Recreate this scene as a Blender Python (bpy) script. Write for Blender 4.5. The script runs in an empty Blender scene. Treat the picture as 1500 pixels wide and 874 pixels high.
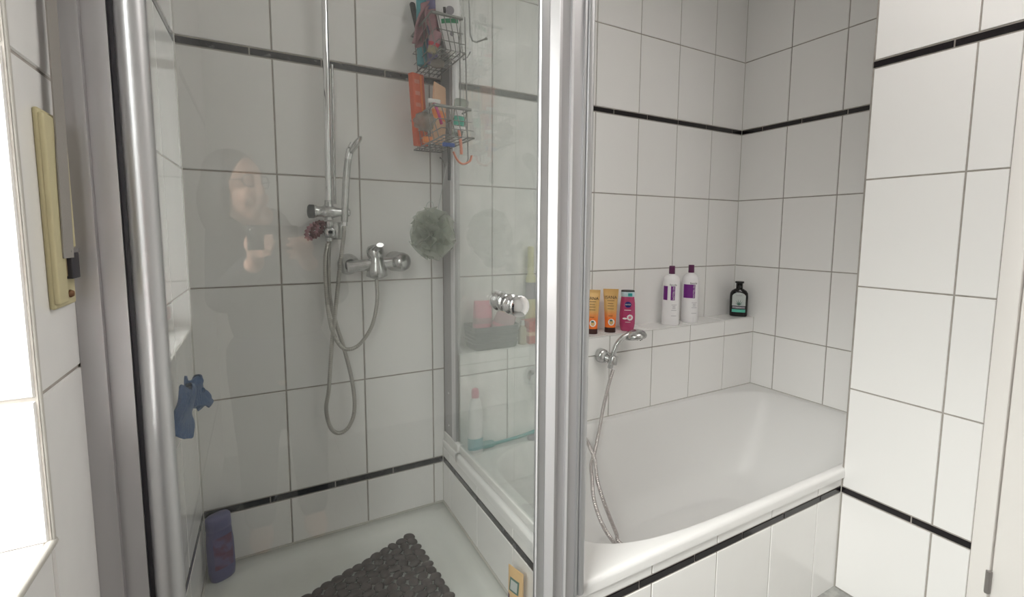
import bpy, bmesh, math, random
from mathutils import Vector, Matrix
rnd = random.Random(7)
S = bpy.context.scene
COL = S.collection
R = math.radians
# ------------------------------------------------------------------ camera
CU, CV, F = 760.836, 407.012, 690.04           # principal point and focal length in pixels of the 1500x874 frame
CAM = Vector((-2.196, -1.6079, 1.1964))
_ya, _pi, _ro = R(-29.1504), R(-5.557), R(.3417)
FW = Vector((math.sin(-_ya)*math.cos(_pi), math.cos(-_ya)*math.cos(_pi), math.sin(_pi)))
_rt = FW.cross(Vector((0, 0, 1))).normalized(); _up = _rt.cross(FW)
RT = math.cos(_ro)*_rt + math.sin(_ro)*_up
UP = -math.sin(_ro)*_rt + math.cos(_ro)*_up
cd = bpy.data.cameras.new('camera'); cam = bpy.data.objects.new('camera', cd); COL.objects.link(cam)
EYE = CAM.copy()
cam.matrix_world = Matrix(((RT.x, UP.x, -FW.x, EYE.x), (RT.y, UP.y, -FW.y, EYE.y), (RT.z, UP.z, -FW.z, EYE.z), (0, 0, 0, 1)))
cd.sensor_fit = 'HORIZONTAL'; cd.sensor_width = 36; cd.lens = F/1500*36
cd.shift_x = (750-CU)/1500; cd.shift_y = (CV-437)/1500; cd.clip_start = .01; cd.clip_end = 50
S.camera = cam
def at(px, py, Y):                             # the point seen at that pixel on the plane y = Y
    d = FW + RT*((px-CU)/F) - UP*((py-CV)/F)
    return CAM + d*((Y-CAM.y)/d.y)
# ------------------------------------------------------------------ light, exposure
S.view_settings.view_transform = 'Standard'; S.view_settings.look = 'None'
S.view_settings.gamma = 1; S.view_settings.use_curve_mapping = False
S.view_settings.exposure = 0.25
SKY = 24.5
FILL = 4.8  # strength of the added ceiling fill light
w = bpy.data.worlds.new('daylight'); S.world = w; w.use_nodes = True
nt = w.node_tree; bg = nt.nodes['Background']; bg.inputs[1].default_value = SKY
tc = nt.nodes.new('ShaderNodeTexCoord'); sp = nt.nodes.new('ShaderNodeSeparateXYZ'); rp = nt.nodes.new('ShaderNodeValToRGB')
nt.links.new(tc.outputs['Generated'], sp.inputs[0]); nt.links.new(sp.outputs[2], rp.inputs[0]); nt.links.new(rp.outputs[0], bg.inputs[0])
rp.color_ramp.elements[0].position = .05; rp.color_ramp.elements[0].color = (.03, .03, .03, 1)
rp.color_ramp.elements[1].position = .6; rp.color_ramp.elements[1].color = (1, .98, .96, 1)
XL, XP, YP = -2.391, -.533, -.828              # near left wall, right pier face, pier / tub front plane
WY0, WY1, WZ0, WZ1 = -1.95, -.985, .882, 2.12  # window opening in the left wall
pl = bpy.data.lights.new('window_daylight', 'AREA'); pl.shape = 'RECTANGLE'; pl.size = WZ1-WZ0; pl.size_y = WY1-WY0
pl.cycles.is_portal = True
po = bpy.data.objects.new('window_daylight', pl); COL.objects.link(po)
po.location = (XL-.30, (WY0+WY1)/2, (WZ0+WZ1)/2); po.rotation_euler = (0, -math.pi/2, 0)
try:
    S.cycles.use_denoising = True; S.cycles.max_bounces = 14; S.cycles.diffuse_bounces = 6; S.cycles.glossy_bounces = 6
    S.cycles.transmission_bounces = 10; S.cycles.transparent_max_bounces = 24; S.cycles.sample_clamp_indirect = 6
except Exception: pass
# ------------------------------------------------------------------ materials
def mat(name, col, rough=.5, metal=0, spec=.5, emit=None, bump=None, noise=None, trans=0, coat=0, sheen=0):
    m = bpy.data.materials.new(name); m.use_nodes = True
    t = m.node_tree; b = t.nodes['Principled BSDF']
    b.inputs['Base Color'].default_value = (*col, 1); b.inputs['Roughness'].default_value = rough
    b.inputs['Metallic'].default_value = metal; b.inputs['Specular IOR Level'].default_value = spec
    b.inputs['Transmission Weight'].default_value = trans; b.inputs['Coat Weight'].default_value = coat
    if sheen: b.inputs['Sheen Weight'].default_value = sheen
    if emit: b.inputs['Emission Color'].default_value = (*emit[0], 1); b.inputs['Emission Strength'].default_value = emit[1]
    g = t.nodes.new('ShaderNodeNewGeometry') if (bump or noise) else None
    if noise:                                   # (scale, second colour, low, high)
        n = t.nodes.new('ShaderNodeTexNoise'); n.inputs['Scale'].default_value = noise[0]; n.inputs['Detail'].default_value = 4
        r = t.nodes.new('ShaderNodeValToRGB'); t.links.new(g.outputs['Position'], n.inputs['Vector'])
        r.color_ramp.elements[0].position = noise[2]; r.color_ramp.elements[0].color = (*col, 1)
        r.color_ramp.elements[1].position = noise[3]; r.color_ramp.elements[1].color = (*noise[1], 1)
        t.links.new(n.outputs['Fac'], r.inputs[0]); t.links.new(r.outputs[0], b.inputs['Base Color'])
    if bump:                                    # (scale, strength, distance)
        n = t.nodes.new('ShaderNodeTexNoise'); n.inputs['Scale'].default_value = bump[0]; n.inputs['Detail'].default_value = 2
        k = t.nodes.new('ShaderNodeBump'); k.inputs['Strength'].default_value = bump[1]; k.inputs['Distance'].default_value = bump[2]
        t.links.new(g.outputs['Position'], n.inputs['Vector']); t.links.new(n.outputs['Fac'], k.inputs['Height']); t.links.new(k.outputs[0], b.inputs['Normal'])
    return m
M = {}
M['tile'] = mat('white_glazed_tile', (.88, .868, .855), .16, bump=(9, .25, .004))
M['grout'] = mat('grey_grout', (.33, .30, .27), .85, noise=(30, (.42, .39, .36), .35, .7))
M['liner'] = mat('black_glazed_liner', (.008, .006, .008), .12)
M['liner_scale'] = mat('black_liner_with_limescale', (.012, .012, .018), .2, noise=(42, (.26, .26, .28), .60, .76))
M['paint'] = mat('white_wall_paint', (.82, .81, .79), .7)
M['ceil'] = mat('white_ceiling_paint', (.84, .83, .82), .8)
M['floor'] = mat('grey_floor_tile', (.26, .26, .25), .4, noise=(45, (.40, .40, .38), .35, .65))
M['acryl'] = mat('white_acrylic', (.80, .79, .78), .30)
M['tray'] = mat('shower_tray_enamel', (.76, .77, .74), .22, noise=(5, (.70, .71, .67), .4, .7))
M['sil'] = mat('silicone', (.52, .50, .46), .6)
M['alu'] = mat('satin_aluminium', (.49, .48, .49), .42, metal=.65)
M['alu_bright'] = mat('highlight_aluminium', (.84, .83, .85), .38, metal=.75)  # lighter copy of the aluminium, with highlights put into its colour
M['alu_mid'] = mat('silver_aluminium', (.50, .50, .51), .33, metal=.8)
M['gap_dark'] = mat('dark_gap_shade', (.035, .033, .04), .6)  # near-black standing in for the shade inside gaps and slots
M['whitepl'] = mat('white_plastic', (.78, .77, .75), .35)
M['chrome'] = mat('chrome', (.80, .80, .81), .07, metal=1)
M['chrome_dull'] = mat('limescaled_chrome', (.62, .62, .62), .24, metal=.95, noise=(70, (.50, .50, .49), .4, .65))
M['hose'] = mat('ribbed_metal_hose', (.46, .44, .41), .3, metal=.85)
M['hose_new'] = mat('pinkish_chrome_hose', (.60, .56, .55), .25, metal=.9)
M['wire'] = mat('dull_chrome_wire', (.30, .30, .29), .35, metal=.8)
M['cream'] = mat('yellowed_cream_plastic', (.56, .50, .30), .5)
M['cream_dk'] = mat('brown_slot', (.30, .22, .12), .6)
M['belt'] = mat('grey_woven_belt', (.30, .28, .26), .9, bump=(600, .5, .001))
M['screw'] = mat('rusty_screw', (.20, .10, .05), .6, metal=.4)
M['door'] = mat('white_door_lacquer', (.88, .85, .82), .35)
M['hinge'] = mat('brushed_grey_hinge', (.30, .28, .27), .4, metal=.7)
M['orange'] = mat('orange_tube_plastic', (.90, .26, .05), .3)
M['gold'] = mat('golden_tube_plastic', (.72, .45, .17), .3)
M['brown'] = mat('dark_brown_cap', (.045, .012, .01), .3)
M['ink'] = mat('black_print', (.02, .018, .02), .5)
M['greyink'] = mat('grey_print', (.30, .28, .32), .5)
M['whiteink'] = mat('white_print', (.85, .82, .82), .5)
M['pinkgel'] = mat('pink_gel_bottle', (.46, .05, .15), .2, coat=.3)
M['navy'] = mat('navy_emblem', (.01, .015, .16), .35)
M['teal'] = mat('teal_plastic', (.02, .30, .30), .4)
M['clearcap'] = mat('pale_blue_cap', (.55, .68, .74), .25)
M['white_bottle'] = mat('white_bottle_plastic', (.86, .84, .85), .3)
M['purple'] = mat('purple_print', (.17, .012, .22), .35)
M['plum'] = mat('dark_plum_cap', (.11, .012, .075), .35)
M['black_bottle'] = mat('black_bottle_plastic', (.008, .007, .007), .15)
M['label_grey'] = mat('pale_grey_green_label', (.52, .56, .54), .5)
M['mint'] = mat('mint_green_label', (.10, .50, .38), .5)
M['leaf'] = mat('dark_green_leaf_print', (.07, .16, .12), .5)
M['blue'] = mat('blue_terry_cloth', (.035, .10, .24), .95, bump=(220, .8, .004), sheen=.2)
M['lav'] = mat('lavender_bottle_plastic', (.13, .125, .26), .35)
M['lavlabel'] = mat('rosy_violet_label', (.17, .08, .14), .5, noise=(35, (.17, .14, .27), .4, .6))
M['mat'] = mat('taupe_brown_rubber', (.040, .025, .024), .6, spec=.3, noise=(25, (.065, .043, .042), .4, .7))
M['pink'] = mat('dusty_pink_cloth', (.44, .25, .28), .9)
M['hairtie'] = mat('dark_pink_band', (.22, .12, .12), .9)
M['rose'] = mat('pink_plastic', (.70, .22, .30), .4)
M['magenta'] = mat('magenta_plastic', (.62, .03, .22), .4)
M['red'] = mat('red_net_band', (.62, .06, .10), .7)
M['beige'] = mat('beige_cap', (.45, .38, .25), .5)
M['purple_pale'] = mat('muted_violet_plastic', (.19, .17, .36), .4)
M['turq'] = mat('turquoise_cap', (.08, .36, .42), .4)
M['dark'] = mat('dark_rubber_handle', (.03, .032, .034), .5)
M['green'] = mat('green_print', (.03, .30, .14), .5)
M['redorange'] = mat('orange_red_pack', (.70, .11, .035), .35)
M['peach'] = mat('peach_pouch', (.80, .50, .32), .4)
M['salmon'] = mat('salmon_plastic', (.72, .26, .17), .4)
M['bluepl'] = mat('blue_plastic', (.03, .10, .42), .4)
M['greybox'] = mat('dark_grey_basket', (.045, .055, .06), .7)
M['redbox'] = mat('red_carton', (.52, .07, .05), .5)
M['yellow'] = mat('pale_yellow_plastic', (.74, .70, .38), .4)
M['skin'] = mat('skin', (.62, .36, .26), .55)
M['hair'] = mat('dark_hair', (.02, .014, .012), .5)
M['sweater'] = mat('black_knit_sweater', (.022, .022, .026), .95)
M['trousers'] = mat('dark_trousers', (.02, .022, .035), .9)
M['phone'] = mat('phone_back', (.012, .012, .014), .2)
M['amber'] = mat('peach_yellow_label', (.80, .52, .24), .45)
def glassy(name, tint, haze=0, hazecol=(.7, .74, .71), gloss=1, stain=0):
    m = bpy.data.materials.new(name); m.use_nodes = True; t = m.node_tree
    for n in list(t.nodes): t.nodes.remove(n)
    o = t.nodes.new('ShaderNodeOutputMaterial'); tr = t.nodes.new('ShaderNodeBsdfTransparent'); tr.inputs[0].default_value = (*tint, 1)
    gl = t.nodes.new('ShaderNodeBsdfGlossy'); gl.inputs['Roughness'].default_value = 0.0; gl.inputs[0].default_value = (gloss, gloss, gloss, 1)
    fr = t.nodes.new('ShaderNodeFresnel'); gb = t.nodes.new('ShaderNodeNewGeometry'); ma = t.nodes.new('ShaderNodeMath'); ma.operation = 'MULTIPLY_ADD'
    ma.inputs[1].default_value = 1/1.6-1.6; ma.inputs[2].default_value = 1.6        # same index seen from either face of the sheet
    t.links.new(gb.outputs['Backfacing'], ma.inputs[0]); t.links.new(ma.outputs[0], fr.inputs[0])
    mx = t.nodes.new('ShaderNodeMixShader'); t.links.new(fr.outputs[0], mx.inputs[0]); t.links.new(tr.outputs[0], mx.inputs[1]); t.links.new(gl.outputs[0], mx.inputs[2])
    out = mx.outputs[0]
    if haze:
        df = t.nodes.new('ShaderNodeBsdfDiffuse'); df.inputs[0].default_value = (*hazecol, 1)
        tl = t.nodes.new('ShaderNodeBsdfTranslucent'); tl.inputs[0].default_value = (*hazecol, 1)
        ms = t.nodes.new('ShaderNodeMixShader'); t.links.new(df.outputs[0], ms.inputs[1]); t.links.new(tl.outputs[0], ms.inputs[2])
        m2 = t.nodes.new('ShaderNodeMixShader'); m2.inputs[0].default_value = haze
        if stain:
            g = t.nodes.new('ShaderNodeNewGeometry'); n = t.nodes.new('ShaderNodeTexNoise'); n.inputs['Scale'].default_value = 6; n.inputs['Detail'].default_value = 5
            mr = t.nodes.new('ShaderNodeMapRange'); mr.inputs[1].default_value = .3; mr.inputs[2].default_value = .7
            mr.inputs[3].default_value = haze-stain; mr.inputs[4].default_value = haze+stain
            t.links.new(g.outputs['Position'], n.inputs['Vector']); t.links.new(n.outputs['Fac'], mr.inputs[0]); t.links.new(mr.outputs[0], m2.inputs[0])
        t.links.new(out, m2.inputs[1]); t.links.new(ms.outputs[0], m2.inputs[2]); out = m2.outputs[0]
    t.links.new(out, o.inputs[0]); return m
M['glass_door'] = glassy('door_glass', (.955, .96, .955), .008, stain=.004)
M['glass_side'] = glassy('limescaled_side_glass', (.97, .985, .978), .18, (.72, .77, .74), stain=.06)
M['glass_win'] = glassy('window_glass', (.96, .98, .97))
M['clear'] = glassy('clear_plastic', (.72, .76, .72), .18, (.45, .5, .47), stain=.05)
M['puff'] = glassy('sage_nylon_net', (.82, .84, .80), .38, (.70, .73, .67), gloss=.7)
M['bag'] = glassy('crinkled_clear_net', (.86, .84, .80), .35, (.62, .58, .52), gloss=.6)
# ------------------------------------------------------------------ mesh helpers
class MB:
    def __init__(s): s.v = []; s.f = []; s.m = []; s.sm = []
    def add(s, vs, fs, mi=0, smooth=False):
        b = len(s.v); s.v += [tuple(v) for v in vs]
        for f in fs: s.f.append(tuple(b+i for i in f)); s.m.append(mi); s.sm.append(smooth)
    def box(s, lo, hi, bev=0, mi=0):
        x0, y0, z0 = lo; x1, y1, z1 = hi
        if bev <= 0:
            s.add([(x, y, z) for x in (x0, x1) for y in (y0, y1) for z in (z0, z1)],
                  [(0, 1, 3, 2), (4, 6, 7, 5), (0, 4, 5, 1), (2, 3, 7, 6), (0, 2, 6, 4), (1, 5, 7, 3)], mi)
        else:
            bm = bmesh.new(); bmesh.ops.create_cube(bm, size=1)
            for v in bm.verts: v.co = Vector(((x0+x1)/2+v.co.x*(x1-x0), (y0+y1)/2+v.co.y*(y1-y0), (z0+z1)/2+v.co.z*(z1-z0)))
            bmesh.ops.bevel(bm, geom=list(bm.edges), offset=min(bev, .49*min(abs(x1-x0), abs(y1-y0), abs(z1-z0))), segments=3, affect='EDGES', profile=.5)
            bm.verts.index_update(); s.add([v.co for v in bm.verts], [[v.index for v in f.verts] for f in bm.faces], mi, True); bm.free()
        return s
    def prism(s, poly, z0, z1, mi=0, smooth=False):     # poly: list of (x, y)
        n = len(poly); s.add([(x, y, z0) for x, y in poly]+[(x, y, z1) for x, y in poly],
              [(i, (i+1) % n, n+(i+1) % n, n+i) for i in range(n)], mi, smooth)
        s.add([(x, y, z0) for x, y in poly]+[(x, y, z1) for x, y in poly], [tuple(range(n-1, -1, -1)), tuple(range(n, 2*n))], mi)
        return s
    def tube(s, pts, r, n=10, mi=0, cap=True, flat=1.0):
        pts = [Vector(p) for p in pts]; rs = r if isinstance(r, (list, tuple)) else [r]*len(pts)
        t0 = (pts[1]-pts[0]).normalized(); a = Vector((0, 0, 1)) if abs(t0.z) < .9 else Vector((0, 1, 0))
        u = t0.cross(a).normalized(); vs = []
        for i, p in enumerate(pts):
            t = (pts[min(i+1, len(pts)-1)]-pts[max(i-1, 0)])
            t = t.normalized() if t.length > 1e-9 else t0
            u = (u-t*u.dot(t)).normalized(); v = t.cross(u)
            for k in range(n):
                c = 2*math.pi*k/n; vs.append(p+(u*math.cos(c)+v*math.sin(c)*flat)*rs[i])
        fs = [(i*n+k, i*n+(k+1) % n, (i+1)*n+(k+1) % n, (i+1)*n+k) for i in range(len(pts)-1) for k in range(n)]
        s.add(vs, fs, mi, True)
        if cap: s.add(vs[:n], [tuple(range(n-1, -1, -1))], mi); s.add(vs[-n:], [tuple(range(n))], mi)
        return s
    def lathe(s, prof, o=(0, 0, 0), ax=(0, 0, 1), n=32, mi=0, smooth=True):   # prof: (radius, height along ax)
        ax = Vector(ax).normalized(); a = Vector((1, 0, 0)) if abs(ax.x) < .9 else Vector((0, 1, 0))
        u = ax.cross(a).normalized(); v = ax.cross(u); o = Vector(o); vs = []
        for r, h in prof:
            for k in range(n):
                c = 2*math.pi*k/n; vs.append(o+ax*h+(u*math.cos(c)+v*math.sin(c))*max(r, 1e-5))
        s.add(vs, [(i*n+k, i*n+(k+1) % n, (i+1)*n+(k+1) % n, (i+1)*n+k) for i in range(len(prof)-1) for k in range(n)], mi, smooth)
        return s
    def loft(s, secs, n=40, mi=0, cap=True, smooth=True):   # secs: (z, a, b, exponent[, ox, oy])
        vs = []
        for q in secs:
            z, a, b, e = q[:4]; ox, oy = (q[4], q[5]) if len(q) > 4 else (0, 0)
            for k in range(n):
                c = 2*math.pi*k/n; cx, sy = math.cos(c), math.sin(c)
                rr = (abs(cx)**e+abs(sy)**e)**(-1/e); vs.append((ox+a*rr*cx, oy+b*rr*sy, z))
        s.add(vs, [(i*n+k, i*n+(k+1) % n, (i+1)*n+(k+1) % n, (i+1)*n+k) for i in range(len(secs)-1) for k in range(n)], mi, smooth)
        if cap: s.add(vs[:n], [tuple(range(n-1, -1, -1))], mi); s.add(vs[-n:], [tuple(range(n))], mi)
        return s
    def grid(s, fn, nu, nv, mi=0, thick=0, smooth=True):
        P = [[Vector(fn(i/(nu-1), j/(nv-1))) for j in range(nv)] for i in range(nu)]
        s.add([p for r in P for p in r], [(i*nv+j, (i+1)*nv+j, (i+1)*nv+j+1, i*nv+j+1) for i in range(nu-1) for j in range(nv-1)], mi, smooth)
        return s
    def build(s, name, mats, parent=None, loc=None, rot=None):
        me = bpy.data.meshes.new(name); me.from_pydata(s.v, [], s.f)
        if not isinstance(mats, (list, tuple)): mats = [mats]
        for m in mats: me.materials.append(M[m] if isinstance(m, str) else m)
        me.polygons.foreach_set('material_index', s.m); me.polygons.foreach_set('use_smooth', s.sm); me.update()
        bm = bmesh.new(); bm.from_mesh(me); bmesh.ops.recalc_face_normals(bm, faces=bm.faces); bm.to_mesh(me); bm.free()
        o = bpy.data.objects.new(name, me); COL.objects.link(o)
        if parent: o.parent = parent
        if loc is not None: o.location = loc
        if rot is not None: o.rotation_euler = rot
        return o
def tag(o, label=None, cat=None, group=None, kind=None):
    if label: o['label'] = label
    if cat: o['category'] = cat
    if group: o['group'] = group
    if kind: o['kind'] = kind
    return o
def empty(name, label, cat, loc=(0, 0, 0), rz=0, group=None, rot=None):
    o = bpy.data.objects.new(name, None); COL.objects.link(o); o.location = loc
    o.rotation_euler = rot if rot else (0, 0, rz); o.empty_display_size = .05
    return tag(o, label, cat, group)
def smooth_path(P, step=.004):
    P = [Vector(p) for p in P]; Q = [P[0]*2-P[1]]+P+[P[-1]*2-P[-2]]; out = []
    for i in range(1, len(Q)-2):
        a, b, c, d = Q[i-1:i+3]; n = max(2, int((c-b).length/step))
        for k in range(n):
            t = k/n; out.append(.5*((2*b)+(c-a)*t+(2*a-5*b+4*c-d)*t*t+(3*b-a-3*c+d)*t**3))
    out.append(P[-1]); return out
def text_mesh(txt, size, extr=.0004):
    cu = bpy.data.curves.new('t', 'FONT'); cu.body = txt; cu.size = size; cu.align_x = 'CENTER'; cu.align_y = 'CENTER'; cu.resolution_u = 3
    o = bpy.data.objects.new('t', cu); COL.objects.link(o); dg = bpy.context.evaluated_depsgraph_get(); dg.update()
    me = bpy.data.meshes.new_from_object(o.evaluated_get(dg)); bpy.data.objects.remove(o); return me
def text_on(name, txt, size, place, material, parent, vertical=False, bold=0):   # place(x, z) -> point; x right, z up
    me = text_mesh(txt, size); me.name = name
    for v in me.vertices:
        x, z = v.co.x, v.co.y
        if vertical: x, z = z, -x
        v.co = Vector(place(x, z))
    me.materials.clear(); me.materials.append(M[material]); o = bpy.data.objects.new(name, me); COL.objects.link(o); o.parent = parent; return o
# ------------------------------------------------------------------ tiled walls
H, W, T, Z0 = .333, .2386, .0222, .3543
def rows(zlo, zhi):                                       # (z0, z1, is_liner)
    L = [(Z0-T/2-H, Z0-T/2, 0), (Z0-T/2, Z0+T/2, 1)]
    for k in range(4): L.append((Z0+T/2+k*H, Z0+T/2+(k+1)*H, 0))
    u = Z0+4*H+T; L.append((u-T/2, u+T/2, 1))
    for k in range(3): L.append((u+T/2+k*H, u+T/2+(k+1)*H, 0))
    return [(max(a, zlo), min(b, zhi), l) for a, b, l in L if b > zlo+1e-4 and a < zhi-1e-4]
def cuts(lo, hi, first, pitch):
    xs = [lo]; k = math.ceil((lo-first)/pitch+1e-6)
    while first+k*pitch < hi-1e-6:
        xs.append(first+k*pitch); k += 1
    return xs+[hi]
G = .0042                                                 # grout width
def tiles(mb, O, U, N, ulo, uhi, zlo, zhi, first, lfirst, hole=None, lp=.1925, liner=True, rowlist=None, V=(0, 0, 1), lmi=2, seal=0):
    O, U, N, V = Vector(O), Vector(U), Vector(N), Vector(V)
    P = lambda u, z, h: O+U*u+V*z+N*h
    mb.add([P(ulo, zlo, -.001), P(uhi, zlo, -.001), P(uhi, zhi, -.001), P(ulo, zhi, -.001)] if not hole else
           sum([[P(a, c, -.001), P(b, c, -.001), P(b, d, -.001), P(a, d, -.001)] for a, b, c, d in
                ((ulo, hole[0], zlo, zhi), (hole[1], uhi, zlo, zhi), (hole[0], hole[1], zlo, hole[2]), (hole[0], hole[1], hole[3], zhi))], []),
           [(0, 1, 2, 3)] if not hole else [(4*i, 4*i+1, 4*i+2, 4*i+3) for i in range(4)], 1)
    for (z0, z1, l) in (rowlist or rows(zlo, zhi)):
        cu = cuts(ulo, uhi, lfirst, lp) if l else cuts(ulo, uhi, first, W)
        for a, b in zip(cu, cu[1:]):
            rects = [(a, b, z0, z1)]
            if hole:
                h0, h1, h2, h3 = hole; nr = []
                if b <= h0 or a >= h1 or z1 <= h2 or z0 >= h3: nr = rects
                else:
                    if a < h0: nr.append((a, h0, z0, z1))
                    if b > h1: nr.append((h1, b, z0, z1))
                    if z0 < h2: nr.append((max(a, h0), min(b, h1), z0, h2))
                    if z1 > h3: nr.append((max(a, h0), min(b, h1), h3, z1))
                rects = nr
            for (p, q, r, s_) in rects:
                g = G/2*(.8 if l else 1); p2, q2, r2, s2 = p+g, q-g, r+g, s_-g
                if q2-p2 < .004 or s2-r2 < .003: continue
                e = .0011; hh = .0013; j = [hh+rnd.uniform(-.00022, .00022) for _ in range(3)]; j.append(j[0]+j[2]-j[1])
                vs = [P(p2, r2, -.001), P(q2, r2, -.001), P(q2, s2, -.001), P(p2, s2, -.001),
                      P(p2+e, r2+e, j[0]), P(q2-e, r2+e, j[1]), P(q2-e, s2-e, j[2]), P(p2+e, s2-e, j[3])]
                mb.add(vs, [(4, 5, 6, 7), (0, 1, 5, 4), (1, 2, 6, 5), (2, 3, 7, 6), (3, 0, 4, 7)], lmi if l else 0)
    return mb
def tilewall(name, *a, back=None, mats=('tile', 'grout', 'liner', 'liner_scale'), **k):
    mb = MB(); tiles(mb, *a, **k)
    if back: mb.box(*back, mi=1)
    o = mb.build(name, mats); o['kind'] = 'structure'; return o
ZC = 2.42
# back wall: shower part (limescale on the liners) and tub part in one mesh
mb = MB()
tiles(mb, (0, 0, 0), (1, 0, 0), (0, -1, 0), -2.40, -1.612, 0, ZC, -.2247, -.0735, lmi=3)
tiles(mb, (0, 0, 0), (1, 0, 0), (0, -1, 0), -1.612, 0, 0, ZC, -.2247, -.0735)
mb.box((-2.7, .004, 0), (.15, .16, ZC), mi=1)
tag(mb.build('wall_back', ['tile', 'grout', 'liner', 'liner_scale']), kind='structure')
# recess wall at the far right end of the tub
tilewall('wall_recess', (0, 0, 0), (0, -1, 0), (-1, 0, 0), 0, -YP+.02, 0, ZC, .2388, .112, back=((.004, -.85, 0), (.15, 0, ZC)))
# right wall: the tiled pier that starts where the tub ends
mb = MB(); tiles(mb, (XP, 0, 0), (0, -1, 0), (-1, 0, 0), -YP, 1.157, 0, ZC, 1.0699, 1.021)
tiles(mb, (0, YP, 0), (1, 0, 0), (0, 1, 0), XP, 0, 0, ZC, -.4, -.3)
mb.box((XP+.004, -1.157, 0), (.15, YP-.004, ZC), mi=1)
mb.box((XP+.004, -2.95, 0), (.15, -2.14, ZC), mi=0); mb.box((XP+.004, -2.14, 2.06), (.15, -1.157, ZC), mi=0)
tag(mb.build('wall_right', ['tile', 'grout', 'liner']), kind='structure')
# left wall: slightly out of square from the back corner to the window
mb = MB()
LU = Vector((XL+2.368, -.985, 0)).normalized(); LN = Vector((-LU.y, LU.x, 0))
tiles(mb, (-2.368, 0, 0), LU, LN, 0, .84, 0, ZC, .744-W*3, .07, lmi=3)
tiles(mb, (XL, 0, 0), (0, -1, 0), (1, 0, 0), .84, 2.9, 0, ZC, .744, .2, hole=(-WY1, -WY0, WZ0, WZ1))
x0 = XL-.002
for lo, hi in (((x0-.3, WY1, 0), (x0, .004, ZC)), ((x0-.3, -2.95, 0), (x0, WY0, ZC)), ((x0-.3, WY0, 0), (x0, WY1, WZ0-.003)), ((x0-.3, WY0, WZ1), (x0, WY1, ZC))):
    mb.box(lo, hi, mi=1)
# window reveal: both jambs and the sill, tiled
tiles(mb, (XL, WY1-.004, 0), (-1, 0, 0), (0, -1, 0), -.002, .235, WZ0, WZ1, .1, .1, rowlist=[(a, b, 0) for a, b, l in rows(WZ0, WZ1) if not l and b-a > .02])
tiles(mb, (XL, WY0+.004, 0), (-1, 0, 0), (0, 1, 0), -.002, .235, WZ0, WZ1, .1, .1, rowlist=[(a, b, 0) for a, b, l in rows(WZ0, WZ1) if not l and b-a > .02])
tiles(mb, (XL, 0, WZ0), (-1, 0, 0), (0, 0, 1), .001, .235, -WY1, -WY0, .6, .6, V=(0, -1, 0), rowlist=[(a, b, 0) for a, b in zip([-WY1, 1.045, 1.284, 1.522, 1.761], [1.045, 1.284, 1.522, 1.761, -WY0])])
tag(mb.build('wall_left', ['tile', 'grout', 'liner', 'liner_scale']), kind='structure')
mb = MB(); mb.tube([(XL+.001, WY1+.001, WZ0-.004), (XL+.001, WY1+.001, WZ1)], .0035, 8); mb.tube([(XL+.001, WY1+.004, WZ0-.002), (XL+.001, WY0-.004, WZ0-.002)], .0045, 8)
mb.tube([(XL+.001, WY0-.001, WZ0-.004), (XL+.001, WY0-.001, WZ1)], .0035, 8)
tag(mb.build('trim_1', 'sil'), kind='structure')
mb = MB(); mb.box((-2.7, -3.1, 0), (.15, -2.9, ZC)); tag(mb.build('wall_front', 'paint'), kind='structure')
mb = MB(); mb.box((-2.75, -3.1, ZC), (.15, .16, ZC+.1)); tag(mb.build('ceiling', 'ceil'), kind='structure')
mb = MB(); mb.box((-2.75, -3.1, -.1), (.15, .16, .005), mi=1)
xs = [-2.75+.3*i for i in range(11)]; ys = [-3.1+.3*i for i in range(12)]
for a in xs:
    for b in ys: mb.box((a+.002, b+.002, .004), (min(a+.298, .15), min(b+.298, .15), .0095), mi=0)
tag(mb.build('floor', ['floor', 'grout']), kind='structure')
# window: frame, casement, glass
mb = MB(); fx0, fx1 = XL-.29, XL-.235
def ring(mb, y0, y1, z0, z1, wd, a, b, mi=0):
    mb.box((a, y0, z0), (b, y1, z0+wd), .003, mi); mb.box((a, y0, z1-wd), (b, y1, z1), .003, mi)
    mb.box((a, y0, z0+wd), (b, y0+wd, z1-wd), .003, mi); mb.box((a, y1-wd, z0+wd), (b, y1, z1-wd), .003, mi)
ring(mb, WY0, WY1, WZ0, WZ1, .05, fx0, fx1); ring(mb, WY0+.045, WY1-.045, WZ0+.045, WZ1-.045, .055, fx0+.01, fx1+.015)
wo = tag(mb.build('window_1', 'whitepl'), kind='structure')
mb = MB(); mb.box((fx0+.02, WY0+.09, WZ0+.09), (fx0+.024, WY1-.09, WZ1-.09)); mb.build('window_pane', 'glass_win', wo)
mb = MB(); mb.box((fx1+.015, WY0+.06, 1.42), (fx1+.022, WY0+.085, 1.49), .002); mb.tube([(fx1+.02, WY0+.072, 1.45), (fx1+.055, WY0+.072, 1.45), (fx1+.06, WY0+.072, 1.34)], .008); mb.build('window_handle', 'whitepl', wo)
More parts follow.
